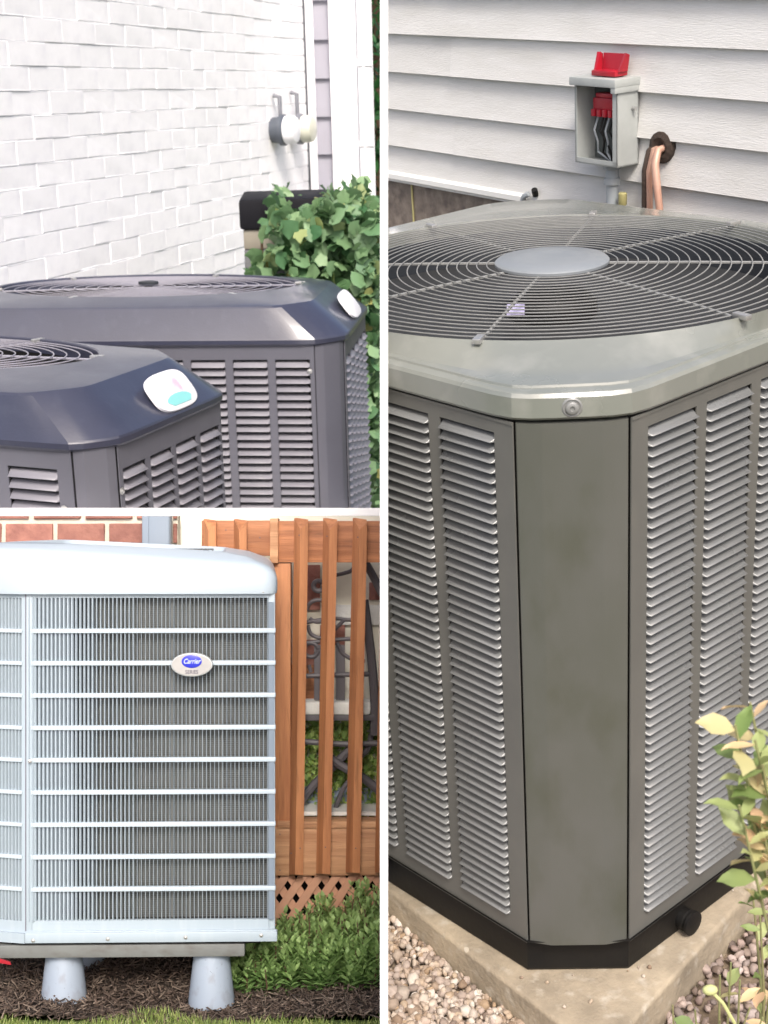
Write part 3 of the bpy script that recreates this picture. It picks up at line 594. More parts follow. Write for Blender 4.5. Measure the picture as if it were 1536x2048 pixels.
screw(far, A-c-.012, -B-.001, -.588-.075, 0, .0045)
screw(near, A2-.060-.022, -B2-.001, -.588-.118, 0, .0045)
screw(near, A2+.001, -B2+.062, -.588-.095, PI/2, .0045)

# painted brick wall going away to the right: local x along the wall, local y into the wall
hU = Vector((.27964, .95985, 0)).normalized(); nU = Vector((hU.y, -hU.x, 0)); DU = 2.35
rU = math.atan2(hU.y, hU.x)
bw = thing('painted_brick_wall', 'white painted brick wall receding behind the two charcoal condensers', 'wall', nU*(-DU), rU)
SE = 6.88                                          # where the brick ends (photo x 610)
mb = MB(); mb.box((2.2, .003, -2.2), (SE, .16, .95)); obj('mortar', mb, 'mortarpaint', bw, smooth=False)
CH, BL = .0735, .235
bmesh_ = []
for v in range(4):
    m2 = MB(); m2.bbox((-BL/2+.0012, -.001, -CH/2+.0012), (BL/2-.0012, .05, CH/2-.0012), .0022)
    m2.v = [(x+random.uniform(-.0012, .0012), y+random.uniform(-.0015, .0015), z+random.uniform(-.0012, .0012)) for x, y, z in m2.v]; bmesh_.append(mesh_of('brick', m2, 'brickpaint', smooth=False))
half = MB(); half.bbox((-BL/4+.003, -.001, -CH/2+.003), (BL/4-.003, .05, CH/2-.003), .004); 
nb = 0
for r in range(-9, 10):
    z = -.01+r*CH; off = (BL/2 if r % 2 else 0)
    k = 0; x = 3.75+off
    while x+BL/2 < SE+.01:
        obj('brick', None, None, bw, (x, random.uniform(-.002, .0015), z), mesh=random.choice(bmesh_)); nb += 1; x += BL
    rest = SE-(x-BL/2)
    if rest > .06:
        m2 = MB(); m2.bbox((0, -.001, -CH/2+.003), (rest-.004, .05, CH/2-.003), .004); obj('brick', m2, 'brickpaint', bw, (x-BL/2+.003, 0, z), smooth=False)
# house corner beyond: trim board, lilac siding strip, corner board, downspout (facing the camera)
def upt(px, py, Y):   # point in the yard at a photo pixel, Y units forward
    d = frame(.2833, -.023) @ Vector(((px-768)/FPX, (1024-py)/FPX, -1)); return d*(Y/d.y)
Yc = 7.3
def ux(px, Y=Yc): return upt(px, 235, Y).x
hs = thing('house_corner', 'house corner with a lilac grey siding strip between white boards, past the painted brick', 'house wall', (0, Yc, 0))
mb = MB(); mb.box((ux(606), -.02, -1.6), (ux(618), .03, 1.1)); obj('conduit_strip', mb, 'u_pipe', hs, smooth=False)
mb = MB(); mb.bbox((ux(618), -.05, -1.6), (ux(633), .06, 1.1), .004); obj('trim_board', mb, 'u_white', hs)
zz = upt(640, 383, Yc).z; pz = (upt(640, 80, Yc).z-upt(640, 383, Yc).z)/4
for i in range(-12, 6):
    m2 = MB(); z0 = zz+pz*i
    m2.loft([[(x, y, z) for y, z in ((.03, z0+pz+.01), (.0, z0+pz), (-.022, z0+.006), (-.022, z0), (.03, z0))] for x in (ux(632.5), ux(664))], True, True); obj('plank', m2, 'u_sid', hs, ang=20)
mb = MB(); mb.bbox((ux(663.5), -.07, -1.6), (ux(717), .06, 1.1), .006); obj('corner_board', mb, 'u_white', hs)
mb = MB(); mb.box((ux(600), .06, -1.6), (ux(748), .2, 1.1)); obj('wall_core', mb, 'u_white', hs, smooth=False)
ds = thing('downspout', 'white downspout at the outer corner of the house past the brick wall', 'downspout', (0, Yc-.08, 0))
mb = MB(); mb.bbox((ux(719), -.06, -1.6), (ux(746), .05, 1.1), .012)
mb.bbox((ux(728), -.068, -1.6), (ux(731), -.058, 1.1), .001)
obj('pipe', mb, 'u_white', ds)
for z in (.12, -.25): m2 = MB(); m2.bbox((ux(717.5), -.07, z), (ux(747), -.0, z+.025), .003); obj('strap', m2, 'u_white', ds)
# two round meters on the brick wall
def onwall(px, py, off):
    d = frame(.2833, -.023) @ Vector(((px-768)/FPX, (1024-py)/FPX, -1)); k = (-DU+off)/(d.dot(nU)); return d*k
for px, mm, lab, pyy, hh in ((570, 'meterdark', 'dark grey round meter on the painted brick, left one of the pair', 260, .34), (604, 'metercream', 'cream glass fronted round meter on the painted brick, right one of the pair', 258, .4)):
    p = onwall(px, pyy, .06); mt = thing('utility_meter', lab, 'utility meter', p, rU)
    Rm = Matrix.Rotation(PI/2, 4, 'X'); r0 = .070
    mb = MB(); mb.lathe([(r0*.8, -.06), (r0*.85, -.02), (r0, -.018), (r0, .0), (r0*.9, .006)], 32, Rm); obj('base', mb, 'meterdark' if mm == 'meterdark' else 'u_pipe', mt)
    mb = MB(); mb.lathe([(r0*.88, .004), (r0*.88, .04), (r0*.80, .055), (r0*.5, .062), (0, .064)], 32, Rm); obj('cover', mb, mm if mm == 'metercream' else 'u_white', mt)
    mb = MB(); mb.tube([(0, .02, r0*.9), (0, .02, r0+.22*hh), (0, .05, r0+.24*hh)], .010, 8); obj('riser', mb, 'u_pipe', mt)
# black lidded box with tan side
bc = upt(490, 540, 4.75)
bb = thing('storage_bin', 'tan box with a black lid standing against the brick wall behind the ivy', 'storage box', (bc.x, 4.75, 0), .05)
zT, zM, zB = upt(490, 399, 4.75).z, upt(490, 460, 4.75).z, upt(490, 500, 4.75).z
mb = MB(); mb.bbox((-.01, -.0, zM), (.30, .42, zT), .012); mb.bbox((.062, -.003, zM+.004), (.066, .01, zT-.01), .001); obj('lid', mb, 'lid', bb)
mb = MB(); mb.bbox((.0, .012, zB), (.29, .41, zM-.001), .006); obj('body', mb, 'tan', bb)
mb = MB(); mb.bbox((.0, .012, -1.7), (.29, .41, zB-.001), .006); obj('base', mb, 'grey', bb)
# white ledge (meter shelf) near the hedge
lp = upt(632, 404, 5.6); lg = thing('white_ledge', 'small white ledge poking up behind the ivy', 'ledge', (lp.x, 5.6, lp.z))
mb = MB(); mb.bbox((-.035, 0, -.35), (.035, .1, .018), .003); obj('post', mb, 'u_white', lg)
# ivy bush
ivc = upt(650, 460, 4.72)
iv = thing('ivy_bush', 'bushy green ivy with lobed leaves behind the farther charcoal condenser', 'ivy', (ivc.x, 4.72, -1.6))
def foliage(n, boxf, size, name, m, tv, tf, parent, jx=.9, lab=None):
    P = boxf(n); n = len(P); R = rots(n, jx); S = rng.uniform(.6, 1.25, n)*size
    return batch(name, tv, tf, mats(P, R, S), m, parent, kind='stuff', label=lab)
def ivybox(n):
    x = rng.uniform(-.34, .50, n); y = rng.uniform(-.24, .4, n)
    top = 1.262-.07*np.clip((-x-.14)/.1, 0, 1)**1.5+.03*np.sin(x*23)+.02*np.sin(x*51+2); z = top-rng.random(n)**1.3*1.0
    left = -.135-.35*np.clip(1.25-z, 0, .3)+.02*np.sin(z*34)
    k = x > left-.02; return np.stack([x, y, z], 1)[k]
ivl = [mesh_of('leaf', MB().add([(x*s, y, z) for x, y, z in IVY], IVYF), 'ivy', ang=80) for s in (1, .8, 1.15)]
P = ivybox(900); P = P[P[:, 1] < .1][:290]
for p in P:
    s = random.uniform(.040, .072); R = Matrix.Rotation(random.uniform(-1.2, 1.2), 4, 'Z') @ Matrix.Rotation(random.uniform(-2.6, -1.2), 4, 'X') @ Matrix.Rotation(random.uniform(-.7, .7), 4, 'Y') @ Matrix.Scale(s, 4)
    obj('leaf', None, None, iv, (p[0], -.20+random.uniform(-.05, .03), p[2]), rot=R, mesh=random.choice(ivl))
foliage(9500, ivybox, .050, 'foliage', 'ivymass', IVY, IVYF, iv)
for i in range(7):
    mb = MB(); x = -.25+.13*i; mb.tube([(x, .1, 0), (x+.04, .0, .6), (x+.02+random.uniform(-.05, .05), -.05, 1.15)], [.012, .009, .004], 6); obj('stem', mb, 'twig', iv)
# dark trees far behind
tr = thing('background_tree', 'dark green tree seen in the narrow gap past the white downspout', 'tree', (ux(760, 8.2), 8.2, -1.9))
mb = MB(); mb.tube([(0, .2, 0), (.02, .2, 1.2), (-.03, .2, 2.6)], [.09, .07, .03], 10); obj('trunk', mb, 'twig', tr)
for k in range(4): mb = MB(); mb.tube([(0, .2, 1.0+.3*k), (.25*(-1)**k, .1, 1.3+.3*k), (.42*(-1)**k, .05, 1.6+.3*k)], [.03, .02, .008], 6); obj('limb', mb, 'twig', tr)
def treebox(n):
    a = rng.normal(0, 1, (n, 3)); a /= np.linalg.norm(a, axis=1)[:, None]; a *= rng.random((n, 1))**.4
    return a*[.75, .45, 1.5]+[.1, .2, 1.9]
foliage(9000, treebox, .075, 'crown', 'treemass', LV, LFq, tr)

# ================================================================== LOWER LEFT YARD (camera upright frame)
CUR[0] = 'L'
def lp_(px, py, D): return Vector(((px-768)/FPX*D, D, (1024-py)/FPX*D))
GY = -1.014
# ground: mulch bed and grass strip
def gz(x, y): return .012*math.sin(9*x+2)*math.sin(7*y)+.02*math.exp(-((y-3.22)/.12)**2)
mb = MB(); nx_, ny_ = 60, 40; X = np.linspace(-1.7, -.0, nx_); Y = np.linspace(2.885, 3.62, ny_)
mb.add([(x, y, GY+gz(x, y)) for y in Y for x in X], [(j*nx_+i, j*nx_+i+1, (j+1)*nx_+i+1, (j+1)*nx_+i) for j in range(ny_-1) for i in range(nx_-1)])
obj('mulch_bed', mb, 'soil', kind='structure')
mb = MB(); mb.box((-1.7, 1.9, GY-.3), (0, 2.89, GY-.004)); mb.box((-1.7, 2.89, GY-.3), (0, 3.62, GY-.06)); obj('lawn', mb, 'lawn', kind='structure', smooth=False)
n = 15000; x = rng.uniform(-1.15, 0, n); y = rng.uniform(2.87, 3.5, n); zf = GY+.012*np.sin(9*x+2)*np.sin(7*y)+.02*np.exp(-((y-3.22)/.12)**2)+rng.uniform(-.002, .010, n)
chipv = [(-.5, -.5, -.5), (.5, -.5, -.5), (.5, .5, -.5), (-.5, .5, -.5), (-.5, -.5, .5), (.5, -.5, .5), (.5, .5, .5), (-.5, .5, .5)]
chipf = [(3, 2, 1, 0), (4, 5, 6, 7), (0, 1, 5, 4), (1, 2, 6, 5), (2, 3, 7, 6), (3, 0, 4, 7)]
S = np.stack([rng.uniform(.006, .034, n), rng.uniform(.0008, .0035, n), rng.uniform(.0008, .0025, n)], 1)
batch('mulch', chipv, chipf, mats(np.stack([x, y, zf], 1), rots(n, .55), S), 'mulch', jit=rng.normal(0, .1, (n, 8, 3)), smooth=False, kind='stuff', label='shredded dark brown bark mulch under the pale condenser')
bv = [(-.5, 0, 0), (.5, 0, 0), (-.35, .08, .5), (.35, .08, .5), (0, .3, 1)]; bf = [(0, 1, 3), (0, 3, 2), (2, 3, 4)]
n = 9000; x = rng.uniform(-1.15, 0, n); y = 2.74+rng.random(n)*.19*(0.75+.25*np.sin(x*17)*np.sin(x*5+1)); S = np.stack([rng.uniform(.0015, .003, n), rng.uniform(.01, .02, n), rng.uniform(.010, .025, n)], 1)
batch('grass', bv, bf, mats(np.stack([x, y, np.full(n, GY-.006)], 1), rots(n, .3), S), 'grass', kind='stuff', label='bright strip of lawn along the bottom edge before the mulch')
# ---- the pale condenser
D0 = 2.93; s0 = 1/(FPX/D0)            # metres per photo pixel at the front face
def fx(px): return (px-52)*s0          # local x from the left joint
def fz(py): return (1024-py)*s0
ac = thing('air_conditioner', 'pale blue grey condenser with an oval badge, raised on grey cone feet over mulch', 'air conditioner', lp_(52, 1024, D0), math.radians(1.5))
Wf = fx(549); zbot, ztop = fz(1866), fz(1187)
dep = .44
LP = (-.18, .055)                       # left face runs back at an angle
# body posts and strips
mb = MB(); mb.bbox((0, 0, zbot), (fx(64), .012, ztop), .002); mb.bbox((fx(535), .004, zbot), (Wf, .012, ztop), .002); mb.box((fx(64), .001, fz(1196)), (fx(536), .010, ztop)); mb.box((fx(64), .001, zbot), (fx(536), .010, fz(1842)))
obj('front_frame', mb, 'l_paint', ac)
mb = MB(); mb.box((fx(536), -.0015, fz(1842)), (Wf-.002, .004, fz(1205))); obj('edge_strip', mb, 'l_edge', ac, smooth=False)
plan = [(0.002, .013), (Wf-.001, .013), (Wf-.028, dep), (-.10, dep), (LP[0]+.004, LP[1]+.004)]
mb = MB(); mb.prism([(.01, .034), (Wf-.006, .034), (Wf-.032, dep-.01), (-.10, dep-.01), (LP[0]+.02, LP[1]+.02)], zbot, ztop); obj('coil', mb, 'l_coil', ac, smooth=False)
mb = MB(); mb.add([(Wf, .012, zbot), (Wf-.028, dep, zbot), (Wf-.028, dep, ztop), (Wf, .012, ztop), (Wf-.003, .012, zbot), (Wf-.031, dep, zbot), (Wf-.031, dep, ztop), (Wf-.003, .012, ztop)],
    [(0, 1, 2, 3), (7, 6, 5, 4), (0, 4, 5, 1), (3, 2, 6, 7), (0, 3, 7, 4), (1, 5, 6, 2)]); mb.box((-.10, dep-.003, zbot), (Wf-.028, dep, ztop)); obj('rear_panel', mb, 'l_paint', ac, smooth=False)
# grille slats: wide curved blades near the left corner, thin towards the right
zs0, zs1 = fz(1843), fz(1195)
def blade(w, dpt):
    m2 = MB(); pr = [(-w/2, .004), (-w/2+w*.25, .0005), (w*.15, .0), (w/2, .004), (w/2-.0004, .012), (w*.1, .006)]
    m2.loft([[(x, y*dpt, z) for x, y in pr] for z in (zs0, zs1)], True, True); return m2
bmeshes = [mesh_of('grille_blade', blade(w, d), 'l_paint', ang=50) for w, d in ((.0066, 1.2), (.0050, 1.1), (.0032, .8), (.0016, .5))]
nbl = 58
for i in range(nbl):
    px = 70+(534-70)*i/(nbl-1); k = 0 if i < 10 else 1 if i < 15 else 2 if i < 25 else 3
    obj('grille_blade', None, None, ac, (fx(px), 0, 0), mesh=bmeshes[k])
# coil protection wires behind the blades
mb = MB()
for px in (204, 240, 276, 341, 376, 410, 441, 476): mb.box((fx(px)-.0012, .020, zs0), (fx(px)+.0012, .023, zs1))
obj('coil_brace', mb, 'l_wire', ac, smooth=False)
mb = MB()
for j in range(150): z = zs0+(zs1-zs0)*(j+.5)/150; mb.box((fx(185), .0265, z-.0006), (fx(536), .0275, z+.0006))
for j in range(120): x = fx(185)+(fx(536)-fx(185))*j/119; mb.box((x-.0005, .0255, zs0), (x+.0005, .0265, zs1))
obj('coil_guard_mesh', mb, 'l_wire', ac, smooth=False, kind='stuff')
railm = mesh_of('grille_rail', MB().bbox((fx(62), -.004, -.0046), (Wf+.0015, .008, .0046), .0016), 'l_cap')
for k in range(9):
    py = 1262+(1779-1262)*k/8; obj('grille_rail', None, None, ac, (0, 0, fz(py)), mesh=railm)
# left angled face
la = math.atan2(-LP[1], -LP[0]); Ll = Vector(LP).length
lf = thing.__call__ if 0 else None
mbp = MB(); mbp.box((0, 0, zbot), (Ll, .003, fz(1843))); mbp.box((0, 0, fz(1196)), (Ll, .003, ztop)); mbp.box((Ll-.010, 0, fz(1843)), (Ll, .003, fz(1196))); mbp.box((0, 0, fz(1843)), (.02, .003, fz(1196)))
left = obj('left_panel', mbp, 'l_paint', ac, (LP[0], LP[1], 0), la, smooth=False)
lb = mesh_of('grille_blade', blade(.0058, 1.2), 'l_paint', ang=50)
for i in range(24): obj('grille_blade', None, None, left, (.025+i*.0077, 0, 0), mesh=lb)
lr = mesh_of('grille_rail', MB().bbox((.015, -.003, -.004), (Ll-.008, .006, .004), .0012), 'l_cap')
for k in range(9): py = 1262+(1779-1262)*k/8; obj('grille_rail', None, None, left, (0, 0, fz(py)), mesh=lr)
# bottom flange, joint, screws
mb = MB(); mb.bbox((-.001, -.008, fz(1885)), (Wf+.005, .01, fz(1864)), .0025); mb.bbox((-.001, -.004, fz(1868)), (Wf+.003, .004, fz(1862)), .001); obj('bottom_flange', mb, 'l_paint', ac)
mb = MB(); mb.add([(LP[0], LP[1]-.008, fz(1888)), (-.001, -.008, fz(1885)), (-.001, -.008, fz(1866)), (LP[0], LP[1]-.008, fz(1866)), (LP[0], LP[1], fz(1888)), (-.001, .004, fz(1885)), (-.001, .004, fz(1866)), (LP[0], LP[1], fz(1866))],
    [(0, 1, 2, 3), (7, 6, 5, 4), (0, 4, 5, 1), (3, 2, 6, 7)]); obj('bottom_flange', mb, 'l_paint', ac, smooth=False)
for px, py in ((68, 1879), (216, 1877), (371, 1875), (522, 1872), (203, 1171), (367, 1178), (526, 1184), (61, 1521)):
    screw(ac, fx(px), -.008, fz(py), 0, .0028, 'steel')
mb = MB(); mb.box((-.0015, -.0005, zbot), (.0005, .004, ztop)); obj('corner_joint', mb, 'ink', ac, smooth=False)
# cap: rounded-corner dome
def capring(e, z, tilt=0):
    pts = [(-LP[0]*0+LP[0]-.01, LP[1]), (-.012, -.012), (Wf+.006, -.012), (Wf-.022, dep+.01), (-.10, dep+.01)]
    c = Vector((Wf*.42, dep*.5)); out = []
    n = len(pts); rad = .05
    for i in range(n):
        p = Vector(pts[i]); a = (Vector(pts[i-1])-p).normalized(); b = (Vector(pts[(i+1) % n])-p).normalized(); rr_ = .035 if i in (1, 2, 3) else .07
        for q in range(9):
            t_ = q/8; A_ = p+a*rr_; B_ = p+b*rr_; w = A_*(1-t_)**2+p*2*t_*(1-t_)+B_*t_**2
            dd = (c-w); w = w+dd.normalized()*e; out.append((w.x, w.y, z))
    return out
zc0 = fz(1180)
R_ = [(0.002, zc0-.008), (0, zc0), (0, zc0+.020), (.001, zc0+.035), (.005, zc0+.048), (.012, zc0+.058), (.022, zc0+.064), (.038, zc0+.0675), (.042, zc0+.0680), (.07, zc0+.074), (.13, zc0+.078), (.135, zc0+.076), (.16, zc0+.05)]
rings = [capring(e, z) for e, z in R_]
# the dome swells towards the left, droops to the right edge
def sw(p, k): 
    u = max(0, min(1, (Wf-p[0])/(Wf))); dr = max(0, 1-(Wf-p[0])/.16); return (p[0], p[1], p[2]+k*(.024*u-.006-.013*dr**2))
rings = [[sw(p, min(1, max(0, (z-zc0)/.06))) for p in r] for (e, z), r in zip(R_, rings)]
mb = MB(); mb.loft(rings); obj('top_cap', mb, 'l_cap', ac, ang=35)
mb = MB(); mb.loft([rings[-1], [(Wf*.42+(p[0]-Wf*.42)*.3, dep/2+(p[1]-dep/2)*.3, zc0+.03) for p in rings[-1]]]); obj('fan_shroud', mb, 'l_edge', ac)
for k in range(8):
    q = .42+.07*k; m2 = MB(); m2.tube([(Wf*.42+(p[0]-Wf*.42)*q*1.05, dep/2+(p[1]-dep/2)*q*1.05, zc0+.074) for p in rings[-1]], .0018, 6, closed=True); obj('guard_ring', m2, 'l_wire', ac)
# badge
bg_ = MB()
def el(rx, ry, y, n=48): return [(rx*math.cos(2*PI*i/n), y, ry*math.sin(2*PI*i/n)) for i in range(n)]
rx, ry = 42*s0, 24*s0
bg_.loft([el(rx, ry, .004), el(rx, ry, -.003), el(rx*.97, ry*.96, -.0050), el(rx*.93, ry*.90, -.0052)], True, False); B_ = obj('badge', bg_, 'silverrim', ac, (fx(384), -.010, fz(1329)))
m2 = MB(); m2.loft([el(rx*.93, ry*.90, -.0046), el(rx*.92, ry*.89, -.0050)], False, True); obj('badge_face', m2, 'silver', B_, smooth=False)
m2 = MB(); m2.loft([el(20*s0, 13*s0, -.0052), el(20*s0, 13*s0, -.0066), el(17*s0, 11*s0, -.0074)], False, True); obj('blue_oval', m2, 'blue', B_, (0, 0, 7*s0))
def text(body, size, loc, m, parent, sx=1, shear=0):
    cu = bpy.data.curves.new('lettering', 'FONT'); cu.body = body; cu.size = size; cu.extrude = .0003; cu.align_x = 'CENTER'; cu.align_y = 'CENTER'; cu.shear = shear; cu.offset = .00012
    o = bpy.data.objects.new('lettering_tmp', cu); COL.objects.link(o)
    dg = bpy.context.evaluated_depsgraph_get(); me = bpy.data.meshes.new_from_object(o.evaluated_get(dg)); bpy.data.objects.remove(o)
    me.transform(Matrix.Rotation(PI/2, 4, 'X') @ Matrix.Diagonal((sx, 1, 1, 1))); me.materials.clear(); me.materials.append(M[m])
    return obj('lettering', None, None, parent, loc, mesh=me)
text('Carrier', 14*s0, (0, -.0078, 7*s0), 'whiteink', B_, .80, .35)
text('SERIES', 11*s0, (0, -.0056, -14.5*s0), 'ink', B_, .85)
# base rail and dark gap
mb = MB(); mb.bbox((fx(20), .012, fz(1893)), (fx(520), dep-.02, fz(1883)), .001); obj('drain_gap', mb, 'dark', ac)
mb = MB(); mb.bbox((fx(-6), .004, fz(1918)), (fx(488), .030, fz(1892)), .003); mb.bbox((fx(-6), dep-.05, fz(1918)), (fx(488), dep-.02, fz(1892)), .003); mb.box((fx(0), .03, fz(1912)), (fx(480), dep-.05, fz(1906))); obj('base_rail', mb, 'l_base', ac)
mb = MB(); mb.bbox((LP[0], LP[1]-.02, fz(1918)), (fx(0), LP[1]+.01, fz(1892)), .003); obj('base_rail', mb, 'l_base', ac)
# four cone feet (things of their own: they stand on the ground and carry the rail)
for pxa, pxb, pya, yb, lab in ((128, 121, 1918, .062, 'grey blue cone foot under the front left of the pale condenser'), (423, 426, 1918, .062, 'grey blue cone foot under the front right of the pale condenser'),
                               (170, 144, 1918, .27, 'shaded cone foot standing behind the front left one'), (446, 452, 1918, .34, 'cone foot at the rear right beneath the pale condenser')):
    Dk = D0+yb; sk = Dk/FPX; zt_ = fz(1917.5); zb_ = GY-.004
    if yb < .1: r1, r2 = 34*s0, 47*s0
    else: r1, r2 = 33*s0, 46*s0
    p = lp_(pxa, 1024, Dk); t_ = thing('cone_foot', lab, 'cone foot', (p.x, p.y, zb_), 0, 'cone feet under the pale condenser')
    h = zt_-zb_; mb = MB(); mb.lathe([(r2, 0), (r2*.995, .01), (r1+.002, h-.006), (r1, h)], 40); obj('cone', mb, 'cone', t_)
    mb = MB(); mb.lathe([(r1*.75, h), (r1*.75, h+.001)], 24); obj('pad', mb, 'dark', t_)

# ---- red brick house wall behind, left
DB = 3.50; sb = DB/FPX
rb = thing('red_brick_wall', 'red brick wall with cream mortar above the pale condenser, beside the downspout', 'wall', (0, DB, 0))
mb = MB(); mb.box(((-620-768)*sb, .008, -1.05), ((355-768)*sb, .05, .02)); obj('mortar', mb, 'mortar', rb, smooth=False)
bh, bwid, gap = 39*sb, 94*sb, 9.5*sb
vm = []
for v in range(5):
    m2 = MB(); m2.bbox((0, -.001, 0), (bwid, .03, bh), .0035)
    m2.v = [(x+random.uniform(-.0012, .0012), y+random.uniform(-.001, .001), z+random.uniform(-.0012, .0012)) for x, y, z in m2.v]; vm.append(mesh_of('brick', m2, 'redbrick', smooth=False))
for r in range(-18, 3):
    zb_ = (1024-1086)*sb-r*(bh+gap)+gap*0; off = -76 if r % 2 else -92+15
    x0_ = 11 if r % 2 == 0 else -37
    for k in range(-7, 5):
        x_ = (x0_+k*(94+9.5))-0
        if x_+94 < 290+60 and x_ > -640:
            if x_+94 > 292: continue
            obj('brick', None, None, rb, ((x_-768)*sb, random.uniform(-.0015, .001), zb_), mesh=random.choice(vm))
    m2 = MB(); m2.bbox(((x_*0+{0: 218, 1: 273}[r % 2]-768+.0)*sb, -.001, zb_), ((288-768)*sb, .03, zb_+bh), .003)
    m3 = MB(); m3.bbox(((346-768)*sb, -.001, zb_), ((354-768)*sb, .03, zb_+bh), .002); obj('brick', m3, 'redbrick', rb, smooth=False)
    m3 = MB(); m3.bbox(((({0: 218+0, 1: 273-0}[r % 2])-768)*sb+.0, -.0012, zb_), ((289-768)*sb, .03, zb_+bh), .003)
    obj('brick', m3, 'redbrick', rb, smooth=False)
dw = thing('downspout', 'blue grey metal downspout against the red brick wall', 'downspout', (0, DB-.03, 0))
mb = MB(); mb.bbox(((289-768)*sb, -.012, -1.0), ((346-768)*sb, .026, .02), .006); mb.bbox(((303-768)*sb, -.016, -1.0), ((344-768)*sb, -.010, .02), .004); obj('pipe', mb, 'spout', dw)
# ---- cream house wall far behind the deck
hw_ = thing('cream_house_wall', 'pale cream house wall seen blurred behind the cedar railing', 'house wall', (0, 3.575, 0))
mb = MB(); mb.box(((355-768)*3.575/FPX, 0, -1.0), (0, .02, .02)); obj('wall_face', mb, 'cream', hw_, smooth=False)
for k, (x0, y0, x1, y1, mm) in enumerate(((612, 1130, 640, 1220, 'redbrick'), (640, 1250, 690, 1290, 'redbrick'), (738, 1165, 760, 1200, 'redbrick'), (600, 1280, 640, 1330, 'redbrick'), (580, 1330, 640, 1420, 'woodh'), (660, 1210, 760, 1250, 'cushion'))):
    a = lp_(x0, y0, 3.565); b = lp_(x1, y1, 3.565); m2 = MB(); m2.bbox((a.x, -.012, b.z), (b.x, .0, a.z), .002); obj('brick_pier' if mm == 'redbrick' else 'shutter', m2, mm, hw_)
# ---- cedar deck railing
DF = 3.40; sf = DF/FPX
def F(px, py, D=DF): return lp_(px, py, D)
rl = thing('deck_railing', 'reddish cedar deck railing with pointed balusters right of the pale condenser', 'railing', (0, DF, 0))
def bxp(px0, px1, py0, py1, y0, y1, e=.002):
    m2 = MB(); m2.bbox(((px0-768)*sf, y0, (1024-py1)*sf), ((px1-768)*sf, y1, (1024-py0)*sf), e); return m2
obj('top_rail', bxp(403, 541, 1041, 1112, .0, .035), 'woodh', rl)
obj('top_rail', bxp(556, 790, 1042, 1125, .0, .035), 'woodh', rl, label='right stretch of the top rail')
obj('corner_block', bxp(540.5, 557, 1037, 1126, -.012, .04), 'woodp', rl)
obj('post', bxp(546, 581, 1126.5, 1662, .004, .05), 'wood', rl)
obj('rim_joist', bxp(540, 790, 1656, 1752, .002, .03), 'woodp', rl)
obj('deck_board', bxp(555, 790, 1642, 1655.5, -.004, .05), 'woodp', rl)
def baluster(pxt, pxb, pyt, pyb, w=29, front=.55):
    """square bar turned so two faces show: dark left face, light right face; slanted top and foot"""
    mb = MB(); wd = w*sf; xs = [(-.5*wd), (-.5+front)*wd*.0+(.02)*wd, .5*wd]; dpt = .024
    def ring(cx, z, dl=0, dr=0):
        return [(cx-.5*wd, 0, z+dl), (cx-.03*wd, -.026, z+dr), (cx+.5*wd, -.020, z+dr*.2), (cx+.45*wd, .012, z+dl*.4), (cx-.3*wd, .016, z+dl)]
    ct = (pxt-768)*sf; cb = (pxb-768)*sf; zt_ = (1024-pyt)*sf; zb_ = (1024-pyb)*sf
    mb.loft([ring(cb, zb_, -.002, .004), ring(cb, zb_+.012), ring(ct*.5+cb*.5, (zt_+zb_)/2), ring(ct, zt_-.024), ring(ct, zt_-.0, .006, -.022)], True, True)
    return mb
for pxt, pxb, pyb in ((603, 593, 1746), (661, 647, 1744), (720, 706, 1742), (778, 764, 1742), (836, 822, 1742)):
    obj('baluster', baluster(pxt, pxb, 1041, pyb), 'wood', rl, (0, -.005, 0), ang=20)
for pxt in (421, 482): obj('baluster', baluster(pxt, pxt, 1043, 1420, 27), 'wood', rl, (0, -.005, 0), ang=20)
for px, py in ((560, 1668), (560, 1740), (584, 1700), (602, 1690), (652, 1688), (712, 1690), (600, 1070), (655, 1072), (716, 1074), (452, 1060), (520, 1075)):
    m2 = MB(); m2.lathe([(.0016, 0), (.0012, .001), (0, .0012)], 8, Matrix.Rotation(PI/2, 4, 'X')); obj('nail_head', m2, 'iron', rl, ((px-768)*sf, -.0325 if 580 < px < 730 else -.002, (1024-py)*sf))
# lattice skirt below the deck
lt = thing('lattice_skirt', 'diagonal wooden lattice below the deck joist, behind the shrub', 'lattice', (0, DF+.012, 0))
for sgn in (1, -1):
    for k in range(-8, 14):
        cx = (540+k*34-768)*sf; Ls = .30; m2 = MB(); m2.bbox((-.0095, (0 if sgn > 0 else .006), -Ls/2), (.0095, (.005 if sgn > 0 else .011), Ls/2), .001)
        m2.v = [tuple(Matrix.Rotation(sgn*.60, 4, 'Y') @ Vector(v)) for v in m2.v]; zc_ = (1024-1850)*sf
        bm = bmesh.new(); me = mkmesh('slat', m2, 1, False); bm.from_mesh(me); T_ = Vector((cx, 0, zc_))
        for v in bm.verts: v.co += T_
        for co, no in (((0, 0, (1024-1753)*sf), (0, 0, 1)), (((549-768)*sf, 0, 0), (-1, 0, 0)), ((.02, 0, 0), (1, 0, 0))):
            bmesh.ops.bisect_plane(bm, geom=bm.verts[:]+bm.edges[:]+bm.faces[:], plane_co=co, plane_no=no, clear_outer=True)
        if not bm.faces: bm.free(); continue
        bm.to_mesh(me); bm.free(); me.materials.append(M['lattice']); obj('lattice_slat', None, None, lt, mesh=me)
mb = MB(); mb.box(((545-768)*sf, .06, -1.0), (0, .07, (1024-1700)*sf)); obj('shadow_board', mb, 'dark', lt, smooth=False)
